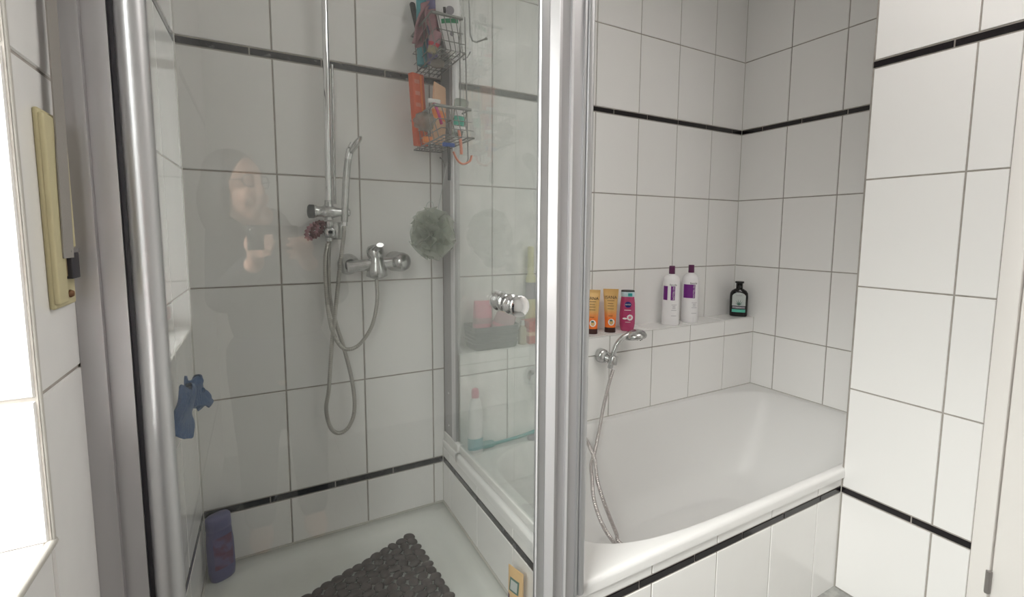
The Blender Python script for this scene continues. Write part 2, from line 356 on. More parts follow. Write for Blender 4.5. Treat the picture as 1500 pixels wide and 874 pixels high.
# door on the right, with casing, leaf and hinge
mb = MB(); mb.box((XP-.004, -1.197, 0), (XP+.05, -1.157, 2.10), .002); mb.box((XP-.004, -2.14, 0), (XP+.05, -2.09, 2.10), .002); mb.box((XP-.004, -2.14, 2.05), (XP+.05, -1.157, 2.10), .002)
dr = tag(mb.build('door_1', 'door'), kind='structure')
mb = MB(); mb.box((XP+.004, -2.088, .012), (XP+.044, -1.200, 2.045), .003); mb.build('door_leaf', 'door', dr)
for z in (.25, 1.75):
    mb = MB(); mb.box((XP-.0075, -1.2035, z), (XP-.001, -1.1905, z+.062), .002); mb.tube([(XP-.006, -1.197, z), (XP-.006, -1.197, z+.062)], .0055)
    mb.build('hinge', 'hinge', dr)
mb = MB(); mb.lathe([(0, 0), (.012, .002), (.012, .05)], (XP+.004, -2.02, 1.02), (-1, 0, 0)); mb.tube([(XP-.05, -2.02, 1.02), (XP-.052, -1.90, 1.02)], .009); mb.build('door_handle', 'chrome', dr)
# tiled ledge behind the tub
mb = MB(); zl, dl, xa = .7753, -.1214, -1.602
rl = [(.02, Z0-T/2, 0), (Z0-T/2, Z0+T/2+H, 0), (Z0+T/2+H, zl, 0)]
tiles(mb, (0, dl, 0), (1, 0, 0), (0, -1, 0), xa, 0, .02, zl, -.2215, 0, rowlist=rl)
tiles(mb, (0, 0, zl), (1, 0, 0), (0, 0, 1), xa, 0, dl, 0, -.2215, 0, V=(0, 1, 0), rowlist=[(dl, 0, 0)])
mb.box((xa, dl+.003, 0), (0, .003, zl-.003), mi=1)
mb.tube([(xa, dl-.0005, zl+.0003), (0, dl-.0005, zl+.0003)], .0022, 8, mi=2)
tag(mb.build('trim_2', ['tile', 'grout', 'whitepl']), kind='structure')
# tiled tub front and the low partition between shower and tub
mb = MB(); rl = [(.0, Z0-T/2, 0), (Z0-T/2, Z0+T/2, 1), (Z0+T/2, .403, 0)]
tiles(mb, (0, YP, 0), (1, 0, 0), (0, -1, 0), -1.60, XP, 0, .403, -.668-.0015, -.656, rowlist=rl)
mb.box((-1.60, YP+.003, 0), (XP, YP+.018, .398), mi=1)
tag(mb.build('wall_tub_front', ['tile', 'grout', 'liner']), kind='structure')
mb = MB(); tiles(mb, (-1.6195, 0, 0), (0, -1, 0), (-1, 0, 0), 0, .80, .15, .403, .2388*3.3, .12, rowlist=[(.15, Z0-T/2, 0), (Z0-T/2, Z0+T/2, 1), (Z0+T/2, .403, 0)], lmi=3)
mb.box((-1.6165, -.80, 0), (-1.585, -.003, .40), mi=1)
mb.box((-1.6225, -.1225, .4035), (-1.6035, -.002, .4310), .002, 0)
tag(mb.build('wall_partition', ['tile', 'grout', 'liner', 'liner_scale']), kind='structure')
# silicone joints
mb = MB()
mb.tube([(-1.62, 0, .19), (-1.62, 0, .40)], .003, 8); mb.tube([(0, 0, .78), (0, 0, ZC)], .003, 8); mb.tube([(0, dl, .43), (0, dl, .775)], .003, 8)
mb.tube([(0, dl, .431), (-1.6, dl, .431)], .0035, 8); mb.tube([(0, dl, .431), (0, YP, .431)], .0035, 8)
mb.tube([(-2.368, 0, .19), (-2.368, 0, ZC)], .0035, 8); mb.tube([(XP, YP, .0), (XP, YP, .4)], .003, 8)
mb.tube([(XL+.001, -.805, .02), (XL+.001, -.805, ZC)], .0035, 8)
tag(mb.build('trim_3', 'sil'), kind='structure')
# ------------------------------------------------------------------ bathtub
def polar_rect(x0, x1, y0, y1, cx, cy, n, ang):
    a = (x1-x0)/2; b = (y1-y0)/2; mx, my = (x0+x1)/2, (y0+y1)/2
    lo, hi = 0, 5; c, s = math.cos(ang), math.sin(ang)
    for _ in range(40):
        m = (lo+hi)/2; X, Y = cx+m*c-mx, cy+m*s-my
        if abs(X/a)**n+abs(Y/b)**n < 1: lo = m
        else: hi = m
    return cx+lo*c, cy+lo*s
def basin(levels, cx, cy, N=160):                         # levels: (z, x0, x1, y0, y1, exponent)
    z_, X0, X1, Y0, Y1, n_ = levels[0]; A = [2*math.pi*(k+.5)/N for k in range(N)]
    for px_, py_ in ((X0, Y0), (X0, Y1), (X1, Y0), (X1, Y1)):       # one ray runs exactly into each corner
        t_ = math.atan2(py_-cy, px_-cx) % (2*math.pi); A[min(range(N), key=lambda i: abs(A[i]-t_))] = t_
    vs = []
    for z, x0, x1, y0, y1, n in levels:
        for k in range(N): vs.append((*polar_rect(x0, x1, y0, y1, cx, cy, n, A[k]), z))
    fs = [(i*N+k, i*N+(k+1) % N, (i+1)*N+(k+1) % N, (i+1)*N+k) for i in range(len(levels)-1) for k in range(N)]
    fs.append(tuple((len(levels)-1)*N+k for k in range(N))); return vs, fs
ox0, ox1, oy0, oy1 = -1.6232, -.002, -.8385, -.123
lv = [(.400, ox0, ox1, oy0, oy1, 240), (.401, ox0, ox1, oy0, oy1, 240), (.418, ox0, ox1, oy0, oy1, 240), (.426, ox0+.003, ox1, oy0+.003, oy1, 240), (.4295, ox0+.009, ox1, oy0+.009, oy1, 240), (.4305, ox0+.016, ox1-.002, oy0+.016, oy1-.001, 200)]
ix0, ix1, iy0, iy1 = -1.55, -.035, -.812, -.150
lv += [(.4305, ix0-.006, ix1+.006, iy0-.004, iy1+.004, 4.6), (.428, ix0, ix1, iy0, iy1, 4.6), (.420, ix0+.008, ix1-.010, iy0+.006, iy1-.006, 4.5), (.40, ix0+.016, ix1-.03, iy0+.012, iy1-.012, 4.3)]
for t in (.1, .2, .3, .4, .5, .6, .7, .8, .88, .94, .98, 1.0):
    k = t**1.15; ed = 0 if t < .8 else ((t-.8)/.2)**2
    lv.append((.40-.345*t, ix0+.018+.085*k+.09*ed, ix1-.035-.26*k-.10*ed, iy0+.014+.075*k+.08*ed, iy1-.014-.075*k-.08*ed, 4.2-1.0*t))
mb = MB(); v, f = basin(lv, -.8, -.47); mb.add(v, f, 0, True)
tub = mb.build('bathtub', 'acryl'); tag(tub, 'white built-in acrylic bathtub with rounded rim behind the black-lined tile front', 'bathtub')
tub.modifiers.new('wn', 'WEIGHTED_NORMAL')
mb = MB(); mb.lathe([(0, .004), (.026, .003), (.030, 0), (.030, -.002)], (-1.25, -.47, .057)); mb.build('drain', 'chrome', tub)
# ------------------------------------------------------------------ shower tray
mb = MB(); tx0, tx1, ty0, ty1 = -2.374, -1.619, -.875, -.0015
tl = [(.012, tx0, tx1, ty0, ty1, 240), (.178, tx0, tx1, ty0, ty1, 240), (.187, tx0+.002, tx1-.001, ty0+.004, ty1, 240), (.190, tx0+.006, tx1-.002, ty0+.012, ty1-.001, 200)]
tl += [(.190, tx0+.045, tx1-.045, ty0+.055, ty1-.045, 9), (.187, tx0+.056, tx1-.056, ty0+.066, ty1-.056, 8), (.175, tx0+.068, tx1-.068, ty0+.078, ty1-.068, 7), (.160, tx0+.082, tx1-.082, ty0+.092, ty1-.082, 6), (.153, tx0+.105, tx1-.105, ty0+.115, ty1-.105, 5), (.150, tx0+.15, tx1-.15, ty0+.16, ty1-.15, 4)]
v, f = basin(tl, -2.0, -.43); mb.add(v, f, 0, True)
tray = tag(mb.build('shower_tray', 'tray'), 'white enamel shower tray with a raised rim under the dark pebble mat', 'shower tray')
mb = MB(); mb.tube([(-2.362, -.003, .191), (-1.623, -.003, .191)], .004, 8); mb.tube([(-1.6225, -.003, .191), (-1.6225, -.80, .191)], .004, 8); mb.tube([(-2.365, -.003, .191), (-2.378, -.80, .191)], .004, 8)
mb.build('sealant', 'sil', tray)
# ------------------------------------------------------------------ shower enclosure
enc = empty('shower_enclosure', 'grey aluminium framed glass shower enclosure with a corner post beside the bathtub', 'shower enclosure', (0, 0, 0))
DY = -.845; ZT = 1.99
def X(px, Y=DY): return at(px, 345, Y).x
# wall-side profile (near left) and the round closing post of the door
mb = MB(); mb.prism([(XL+.0015, DY-.012), (-2.366, DY-.012), (-2.366, DY-.004), (-2.3415, DY-.006), (-2.3415, DY+.012), (XL+.0015, DY+.030)], .195, ZT)
mb.prism([(-2.3672, DY-.014), (-2.3655, DY-.014), (-2.3655, DY-.003), (-2.3672, DY-.003)], .195, ZT)
mb.build('wall_profile', 'alu', enc)
mb = MB(); mb.prism([(-2.3415, DY-.001), (-2.334, DY-.001), (-2.334, DY+.010), (-2.3415, DY+.010)], .195, ZT); mb.build('gap_shade_strip', 'gap_dark', enc)  # dark strip put in for the shade of the open gap
mb = MB(); ell = [(-2.319+.0165*math.cos(a*math.pi/16), DY-.002+.0155*math.sin(a*math.pi/16)) for a in range(32)]
mb.prism(ell, .20, ZT, smooth=True); dp = mb.build('door_closing_profile', 'alu_mid', enc)
# door glass
gx0, gx1 = -2.308, X(788)
mb = MB(); mb.box((gx0, DY-.003, .215), (gx1+.006, DY+.003, ZT-.01)); door = mb.build('glass_door', 'glass_door', enc)
mb = MB(); kx, kz = -1.795, 1.066
mb.lathe([(0, -.006), (.006, -.006), (.0185, -.0055), (.0195, -.004), (.0195, -.001), (.018, .001), (.0155, .004), (.0135, .012), (.015, .018), (.0185, .021), (.019, .028), (.017, .031), (.012, .033), (.012, .036)], (kx, DY-.042, kz), (0, 1, 0))
mb.lathe([(.012, 0), (.0165, .002), (.0175, .010), (.013, .014), (.0125, .018), (.0185, .022), (.0195, .030), (.0185, .036), (.010, .037), (0, .037)], (kx, DY+.004, kz), (0, 1, 0))
mb.build('door_knob', 'chrome', door)
# bottom seal of the door
mb = MB(); mb.box((gx0, DY-.006, .200), (gx1, DY+.006, .216), .002); mb.build('door_seal', 'whitepl', door)
# corner post: a row of extruded profiles from the door to the tub rim
x = {p: X(p, DY-.012) for p in (785, 788, 792, 803, 812, 822, 831, 834, 838, 850, 853, 857, 862, 866)}
def post(name, poly, mats, z0=.193, smooth=False):
    m_ = MB(); m_.prism(poly, z0, ZT, smooth=smooth); return m_.build(name, mats, enc)
A0, A1 = DY-.016, DY+.022
xb = X(786, DY+.010)
post('hinge_profile', [(x[788], DY-.006), (x[788], DY-.012), (x[792]-.001, DY-.013), (x[792], DY-.010), (x[803]-.001, DY-.011), (x[803]-.001, DY+.012), (xb, DY+.010)], 'alu_mid')
post('edge_profile', [(x[803]-.0005, DY-.0115), (x[812], DY-.021), (x[812]+.0015, DY-.021), (x[812]+.0015, DY+.012), (x[803]-.0005, DY+.012)], 'alu_bright')  # window highlight on the chamfer is put into the lighter metal colour
post('trim_strip', [(x[831], DY-.0172), (x[834], DY-.0186), (x[834], DY-.0172)], 'alu_bright'); post('trim_strip', [(x[788]-.0002, DY-.0122), (x[788]+.002, DY-.0150), (x[788]+.003, DY-.0132)], 'alu_bright')
post('corner_post', [(x[812]+.002, DY-.010), (x[822], DY-.008), (x[831], DY-.012), (x[831], DY-.017), (x[834], DY-.017), (x[834], DY-.011), (x[850], DY-.011), (x[850], A1+.02), (x[812]+.002, A1+.02)], 'alu')
mb = MB(); cxp, cyp = (x[850]+x[866])/2, DY-.002
rr = (x[866]-x[850])/2
mb.prism([(x[850], DY-.016), (x[853], DY-.016), (x[853], DY-.008)]+[(cxp+.002+(rr-.002)*math.cos(R(a)), cyp-.004+.013*math.sin(R(a))) for a in range(-120, 91, 15)]+[(x[850], A1)], .4325, ZT, smooth=False)
mb.build('outer_cover_profile', 'alu_mid', enc)
# fixed side panel on the tub rim
PX = -1.6105
mb = MB(); mb.box((PX+.004, -.835, .455), (PX+.009, -.04, ZT-.01)); side = mb.build('side_panel', 'glass_side', enc)
mb = MB(); mb.box((PX, -.822, .4325), (PX+.016, -.105, .457), .003); mb.build('bottom_rail', 'whitepl', side)
mb = MB(); mb.box((PX-.003, -.112, .4325), (PX+.018, -.0035, ZT), .002); mb.box((PX-.006, -.112, .4325), (PX+.0, -.082, ZT), .003, 1); mb.box((PX-.008, -.137, .4315), (PX+.018, -.003, .462), .003, 2)  # the lighter front strip paints the highlight along this profile
for z in (.50, .62, 1.2, 1.8): mb.lathe([(0, .0015), (.003, .001), (.0035, 0)], (PX-.0045, -.05, z), (-1, 0, 0), 12, 1)
mb.build('side_wall_profile', ['alu', 'alu_bright', 'whitepl'], side)
mb = MB(); mb.box((PX-.002, -.83, ZT-.012), (PX+.017, -.003, ZT+.012), .003); mb.box((-2.385, DY-.012, ZT-.001), (x[866], DY+.012, ZT+.02), .003); mb.build('top_rail', 'alu', enc)
# ------------------------------------------------------------------ shower column, hoses, taps
WP = -.05
col = empty('shower_riser', 'limescaled chrome shower riser pipe with diverter clamp on the back wall', 'shower rail', (-2.0, 0, 1.2))
def sub(mb, o): mb.v = [tuple(Vector(v)-Vector(o.location)) for v in mb.v]; return mb
def part(mb, name, mats, parent): return sub(mb, parent).build(name, mats, parent)
mb = MB(); mb.tube([(-1.997, WP, 1.27), (-1.992, WP, 1.62), (-1.988, WP, 2.2)], .0098, 20); part(mb, 'pipe', 'chrome', col)
mb = MB(); mb.tube([(-1.976, -.028, 1.28), (-1.972, -.028, 1.70)], .0042, 12); part(mb, 'shade_rod', 'chrome_dull', col)  # rod stands in for the shade beside the pipe
mb = MB()
mb.lathe([(0, -.001), (.014, 0), (.0185, .004), (.0195, .012), (.016, .018), (.016, .030), (.0185, .034), (.0185, .062), (.016, .068), (.0135, .08), (.011, .094), (.0125, .098), (.0125, .108), (.008, .112), (0, .113)], (-2.048, WP-.005, 1.255), (1, 0, -.01))
mb.lathe([(.0135, 0), (.0135, .045), (.011, .05), (.011, .06)], (-1.998, WP, 1.230), (0, 0, 1)); part(mb, 'clamp', 'chrome_dull', col)
mb = MB(); mb.lathe([(0, -.002), (.015, 0), (.0205, .004), (.0205, .018)], (-2.058, WP-.005, 1.255), (1, 0, -.01)); part(mb, 'clamp_knob', 'dark', col)
mb = MB(); mb.lathe([(.010, 0), (.012, .02), (.0135, .03), (.0135, .06)], (-1.999, WP, 1.165)); mb.lathe([(.006, 0), (.012, 0), (.0165, .003), (.0175, .008), (.0175, .022), (.013, .028), (.011, .07)], (-1.999, WP-.03, 1.193), (0, 1, 0)); part(mb, 'diverter', 'chrome_dull', col)
mb = MB(); mb.lathe([(0, 0), (.0055, 0), (.0055, .002)], (-1.999, WP-.031, 1.193), (0, 1, 0)); part(mb, 'diverter_screw', 'dark', col)
mb = MB(); mb.box((-1.996, -.032, 1.170), (-1.955, -.0025, 1.225), .006); part(mb, 'wall_bracket', 'chrome_dull', col)
# hair tie beside the diverter
mb = MB(); rg = random.Random(3)
for k in range(2):
    c = Vector((-2.048+.014*k, WP-.012, 1.195+.006*k)); pts = []
    for i in range(41):
        a = 2*math.pi*i/40; ax = Vector((.62*math.cos(a), .25*math.sin(a), 1.25*math.sin(a)))*.019
        pts.append(c+Matrix.Rotation(R(30), 3, 'Y')@ax)
    mb.tube(pts, [.0062*(1+.45*math.sin(i*2.1+k)) for i in range(41)], 8, cap=False, mi=k)
mb.tube([(-2.033, WP-.012, 1.223), (-2.016, WP-.016, 1.224), (-2.012, WP-.01, 1.214)], .004, 8, mi=1)
tag(mb.build('hair_tie', ['pink', 'hairtie']), 'dusty pink hair scrunchie hanging beside the shower diverter', 'hair tie')
def hose(name, P, r, m, label, cat='shower hose', par=None):
    pts = smooth_path(P, .0016); mb = MB(); mb.tube(pts, [r*(1 if (i//2) % 2 else .86) for i in range(len(pts))], 10)
    o = mb.build(name, m); return tag(o, label, cat)
Ax = [(-1.955, -.062, 1.235), (-1.957, -.06, 1.19), (-1.962, -.055, 1.15), (-1.973, -.05, 1.065), (-1.986, -.046, .958), (-2.0, -.044, .85), (-2.014, -.043, .698), (-2.024, -.042, .633), (-2.012, -.042, .568), (-1.986, -.042, .546), (-1.956, -.042, .563), (-1.938, -.042, .617), (-1.942, -.038, .709), (-1.964, -.033, .824), (-1.982, -.032, .892), (-2.0, -.034, .981), (-2.0035, -.04, 1.066), (-2.0, -.046, 1.165)]
hose('shower_hose', Ax, .0066, 'hose', 'long ribbed hose looping low on the shower wall below the hand shower')
Bx = [(-2.004, -.052, 1.158), (-2.013, -.056, 1.11), (-2.014, -.058, 1.03), (-2.010, -.060, .95), (-1.999, -.060, .883), (-1.974, -.058, .832), (-1.943, -.056, .822), (-1.911, -.055, .841), (-1.877, -.055, .894), (-1.860, -.055, .971), (-1.860, -.055, 1.045)]
hose('shower_hose', Bx, .0066, 'hose', 'short ribbed hose curving from the mixer tap up to the diverter')
hs = empty('hand_shower', 'slim chrome hand shower seen edge-on in its clamp on the riser', 'hand shower', (-1.95, -.06, 1.24))
mb = MB(); mb.tube(smooth_path([(-1.955, -.062, 1.225), (-1.953, -.064, 1.26), (-1.946, -.066, 1.36), (-1.938, -.068, 1.425)], .01), [.0095]*3+[.0105]*40 if False else .0105, 16); part(mb, 'handle', 'chrome_dull', hs)
mb = MB(); ax = Vector((-.94, -.02, .34)).normalized(); cc = Vector((-1.917, -.067, 1.458))
mb.lathe([(0, -.006), (.027, -.006), (.034, -.003), (.035, .002), (.032, .005), (.018, .009), (0, .010)], cc, -Vector((.83, -.13, -.54)).normalized()); part(mb, 'spray_head', 'chrome_dull', hs)
mb = MB(); mb.tube([(-1.940, -.068, 1.415), (-1.934, -.069, 1.44), (-1.922, -.07, 1.462)], [.0105, .012, .012], 16); part(mb, 'neck', 'chrome', hs)
mb = MB(); mb.tube([(-1.955, -.062, 1.212), (-1.955, -.062, 1.232)], .009, 16); part(mb, 'collar', 'chrome', hs)
# shower mixer
mx = empty('mixer_tap', 'chrome lever mixer tap on the shower back wall', 'tap', (-1.86, 0, 1.09))
mb = MB(); mb.tube(smooth_path([(-1.95, -.052, 1.083), (-1.90, -.056, 1.088), (-1.86, -.058, 1.093), (-1.80, -.056, 1.097)], .01), .0185, 20); mb.lathe([(.016, -.03), (.033, -.022), (.031, 0), (.024, .028), (.022, .038)], (-1.86, -.06, 1.075)); mb.lathe([(.010, 0), (.0125, .004), (.0125, .022)], (-1.86, -.057, 1.043)); part(mb, 'body', 'chrome_dull', mx)
for xx, zz, nm in ((-1.938, 1.090, 'rosette'), (-1.788, 1.096, 'rosette')):
    mb = MB(); mb.lathe([(.034, 0), (.033, .012), (.027, .030), (.019, .045), (.019, .05)], (xx, -.003, zz), (0, -1, 0)); part(mb, nm, 'chrome_dull', mx)
mb = MB(); mb.lathe([(0, .040), (.016, .039), (.026, .034), (.031, .022), (.032, .006), (.028, 0)], (-1.790, -.052, 1.096), (.55, -.8, .05)); part(mb, 'diverter_knob', 'chrome_dull', mx)
mb = MB(); mb.loft([(0, .022, .022, 2), (.012, .027, .026, 2), (.028, .027, .026, 2), (.040, .020, .020, 2), (.044, .006, .006, 2)]); mb.tube([(0, 0, .022), (-.004, -.03, .030), (-.006, -.055, .034)], [.019, .016, .012], 14, flat=.6)
mb.build('lever', 'chrome_dull', mx, (0, -.06, .020), (R(-12), R(-5), R(14)))
# bath mixer behind the corner post, with its own hose and hand shower
bx = empty('mixer_tap', 'chrome bath mixer half hidden behind the grey corner post', 'tap', (-1.20, dl, .66))
mb = MB(); mb.tube([(-1.325, dl-.055, .662), (-1.13, dl-.055, .662)], .018, 20); mb.tube([(-1.215, dl-.055, .66), (-1.215, dl-.10, .645), (-1.215, dl-.12, .62)], [.016, .015, .012], 16); part(mb, 'body', 'chrome', bx)
for xx in (-1.315, -1.14):
    mb = MB(); mb.lathe([(.036, 0), (.034, .012), (.024, .028), (.018, .04), (.018, .055)], (xx, dl-.003, .662), (0, -1, 0)); part(mb, 'rosette', 'chrome', bx)
mb = MB(); mb.lathe([(.016, 0), (.019, .012), (.017, .022), (0, .026)], (-1.215, dl-.055, .675)); mb.tube([(-1.215, dl-.06, .69), (-1.213, dl-.13, .712)], [.010, .006], 12, flat=.6); part(mb, 'lever', 'chrome', bx)
hh = empty('hand_shower', 'chrome hand shower with a round head resting in its bracket over the tub', 'hand shower', (-.93, dl-.05, .70))
mb = MB(); mb.tube(smooth_path([(-.975, dl-.05, .655), (-.966, dl-.052, .70), (-.950, dl-.055, .745), (-.925, dl-.062, .775), (-.895, dl-.07, .79)], .006), .0105, 16)
part(mb, 'handle', 'chrome_dull', hh)
mb = MB(); mb.lathe([(0, .026), (.018, .025), (.032, .020), (.041, .012), (.045, .004), (.045, -.004), (.042, -.009), (.038, -.010), (0, -.010)], (-.868, dl-.075, .780), (-.10, .12, 1)); part(mb, 'spray_head', 'chrome_dull', hh)
mb = MB(); axd = Vector((-.10, .12, 1)).normalized()
for k in range(18):
    a = k*2.4; r_ = .034*math.sqrt(k/18); mb.lathe([(.0026, 0), (.002, -.003), (0, -.0035)], Vector((-.868+r_*math.cos(a), dl-.075+r_*math.sin(a), .780))-axd*.0098, axd, 6)
part(mb, 'nozzle_plate', 'dark', hh)
br = empty('shower_bracket', 'round chrome wall bracket holding the bath hand shower', 'bracket', (-.99, dl, .70))
mb = MB(); mb.lathe([(0, .034), (.015, .034), (.0255, .030), (.0285, .022), (.029, .004), (.027, 0)], (-.990, dl-.003, .700), (0, -1, 0)); part(mb, 'rosette', 'chrome_dull', br)
mb = MB(); mb.lathe([(.019, 0), (.020, .004), (.019, .030), (.0175, .034), (.0125, .034), (.0125, 0)], (-.968, dl-.052, .672), (.18, -.05, 1)); mb.tube([(-.985, dl-.03, .695), (-.968, dl-.048, .69)], .012, 12); part(mb, 'cradle', 'chrome_dull', br)
hp = [(-.976, -.172, .653), (-.985, -.176, .60), (-1.008, -.185, .535), (-1.040, -.20, .470), (-1.063, -.225, .40), (-1.085, -.25, .335), (-1.10, -.28, .30), (-1.115, -.31, .27), (-1.118, -.34, .235), (-1.122, -.38, .20), (-1.12, -.42, .15), (-1.11, -.46, .10), (-1.10, -.50, .068), (-1.12, -.55, .064), (-1.16, -.57, .064), (-1.185, -.54, .066), (-1.175, -.49, .095)]
def on(px, py, Y): p = at(px, py, Y); return (p.x, p.y, p.z)
hp = [on(898, 541, -.172), on(892, 562, -.175), on(884, 595, -.18), on(878, 628, -.19), on(871, 662, -.21), on(866, 680, -.23), on(867, 698, -.27), on(869, 725, -.33), on(876, 752, -.38), on(888, 778, -.43), on(905, 800, -.46), (-1.10, -.475, .068)]
hp2 = [(-1.10, -.475, .068), (-1.07, -.49, .062), (-1.06, -.45, .062), (-1.07, -.41, .062), on(905, 792, -.38), on(903, 782, -.37), on(893, 757, -.35), on(884, 733, -.33), on(876, 708, -.30), on(873, 688, -.275), on(871, 672, -.25), on(864, 655, -.215), on(858, 643, -.19), (-1.17, -.183, .50), (-1.20, -.178, .60), (-1.205, -.177, .645)]
hose('shower_hose', hp+hp2[1:], .0076, 'hose_new', 'chrome hose hanging from the bath hand shower down into the tub')
# ------------------------------------------------------------------ shower mat of pebbles
mb = MB(); P0 = Vector((-1.772, -.088)); e1 = (Vector((-1.746, -.429))-P0).normalized(); e2 = (Vector((-2.12, -.223))-P0).normalized()
nx = Vector((e1.x, e1.y)); rg = random.Random(5); L1, L2 = .62, .40
ny = Vector((-e1.y, e1.x));
if ny.dot(e2) < 0: ny = -ny
i = 0; a = .012
while a < L1:
    b = .012
    while b < L2:
        p = P0+nx*(a+rg.uniform(-.002, .002))+(e2*b)
        ang = rg.uniform(0, 3.14); ra, rb = rg.uniform(.0185, .0215), rg.uniform(.0140, .0165)
        zz = .1655; vs = []; n1, n2 = 12, 5
        for j in range(n2):
            ph = R(90)*j/(n2-1)
            for k in range(n1):
                t = 2*math.pi*k/n1; xx, yy = ra*math.cos(ph)*math.cos(t), rb*math.cos(ph)*math.sin(t)
                vs.append((p.x+xx*math.cos(ang)-yy*math.sin(ang), p.y+xx*math.sin(ang)+yy*math.cos(ang), zz-.0065+.0085*math.sin(ph)))
        mb.add(vs, [(j*n1+k, j*n1+(k+1) % n1, (j+1)*n1+(k+1) % n1, (j+1)*n1+k) for j in range(n2-1) for k in range(n1)]+[tuple(range(n1-1, -1, -1))], 0, True)
        b += .0325
    a += .0315
for k in range(20):                                        # thin webs between the pebbles
    a0 = .012+k*.0315
    if a0 < L1: q0 = P0+nx*a0+e2*.012; q1 = P0+nx*a0+e2*(L2-.02); mb.tube([(q0.x, q0.y, .1585), (q1.x, q1.y, .1585)], .0028, 6)
tag(mb.build('shower_mat', 'mat'), 'dark taupe rubber pebble mat lying in the shower tray', 'bath mat')
# ------------------------------------------------------------------ bottles: generic lofted body with a surface that labels can follow
class Body:
    def __init__(s, secs): s.q = secs
    def ab(s, z):
        q = s.q
        if z <= q[0][0]: return q[0][1:4]
        for a, b in zip(q, q[1:]):
            if z <= b[0]:
                t = (z-a[0])/max(b[0]-a[0], 1e-9); return [a[i]+(b[i]-a[i])*t for i in (1, 2, 3)]
        return q[-1][1:4]
    def front(s, x, z, lift=.0006):
        a, b, e = s.ab(z); k = min(abs(x)/a, .995); return (x, -b*(1-k**e)**(1/e)-lift, z)
    def patch(s, name, x0, x1, z0, z1, m, parent, lift=.0005, shape=None, n=16):
        mb = MB(); mb.grid(lambda u, v: s.front(*(shape(u, v) if shape else (x0+(x1-x0)*u, z0+(z1-z0)*v)), lift), n, n); return mb.build(name, m, parent)
    def text(s, name, txt, size, x, z, m, parent, vertical=False):
        return text_on(name, txt, size, lambda a, b: s.front(x+a, z+b, .0011), m, parent, vertical)
def face(p, extra=0): d = CAM-Vector(p); return math.atan2(d.x, -d.y)+R(extra)
def ellipse(cx, cz, rx, rz): return lambda u, v: (cx+rx*math.cos(2*math.pi*u)*max(v, .001), cz+rz*math.sin(2*math.pi*u)*max(v, .001))
# tubes standing on their caps, orange fading up to gold
def cream_tube(loc, rz, label):
    t = empty('cream_tube', label, 'tube', loc, rz)
    B = Body([(.022, .0225, .0165, 2.2), (.05, .0235, .0155, 2.2), (.09, .026, .0125, 2.2), (.13, .0285, .008, 2.4), (.165, .031, .003, 4), (.172, .0315, .0016, 6), (.184, .0318, .0014, 6)])
    mb = MB(); mb.loft([(.0, .0225, .0165, 2.3), (.001, .0235, .0175, 2.3), (.018, .0228, .017, 2.3), (.0215, .0222, .0164, 2.2)]); mb.build('cap', 'brown', t)
    s = [(z, *B.ab(z)) for z in (.0215, .03, .04, .05, .06, .07)]; mb = MB(); mb.loft(s, cap=False)
    s = [(z, *B.ab(z)) for z in (.07, .09, .11, .13, .15, .165, .172, .184)]; mb.loft(s, mi=1); bd = mb.build('tube_body', [tubemat, tubemat], t)
    B.text('brand_text', 'ISANA', .018, 0, .148, 'ink', t)
    for z, wd in ((.134, .030), (.122, .022), (.112, .026), (.100, .026), (.070, .018)): B.patch('print_line', -wd/2, wd/2, z, z+.0018, 'brown', t, n=5)
    B.patch('fruit_emblem', 0, 0, 0, 0, 'whiteink', t, shape=ellipse(.004, .045, .0135, .0145)); B.patch('fruit_emblem', 0, 0, 0, 0, 'gold', t, .0009, shape=ellipse(.004, .044, .0085, .0095)); B.patch('leaf_print', 0, 0, 0, 0, 'leaf', t, .0013, shape=ellipse(.003, .052, .0065, .004))
    return t
tubemat = bpy.data.materials.new('orange_to_gold_tube'); tubemat.use_nodes = True; tn = tubemat.node_tree; b_ = tn.nodes['Principled BSDF']
b_.inputs['Roughness'].default_value = .28; b_.inputs['Metallic'].default_value = .15
tcn = tn.nodes.new('ShaderNodeTexCoord'); sn = tn.nodes.new('ShaderNodeSeparateXYZ'); rn = tn.nodes.new('ShaderNodeValToRGB'); mrn = tn.nodes.new('ShaderNodeMapRange'); mrn.inputs[1].default_value = 0; mrn.inputs[2].default_value = .2
tn.links.new(tcn.outputs['Object'], sn.inputs[0]); tn.links.new(sn.outputs[2], mrn.inputs[0]); tn.links.new(mrn.outputs[0], rn.inputs[0]); tn.links.new(rn.outputs[0], b_.inputs[0])
rn.color_ramp.elements[0].position = .3; rn.color_ramp.elements[0].color = (.90, .20, .03, 1); rn.color_ramp.elements[1].position = .5; rn.color_ramp.elements[1].color = (.70, .42, .15, 1)
ZS = zl+.0016
cream_tube((-.985, -.062, ZS), face((-.985, -.06, 0), -4), 'golden orange cream tube right beside the grey post, brown cap down')
cream_tube((-.898, -.074, ZS), face((-.898, -.07, 0), 2), 'golden orange cream tube standing next to the pink shower gel')
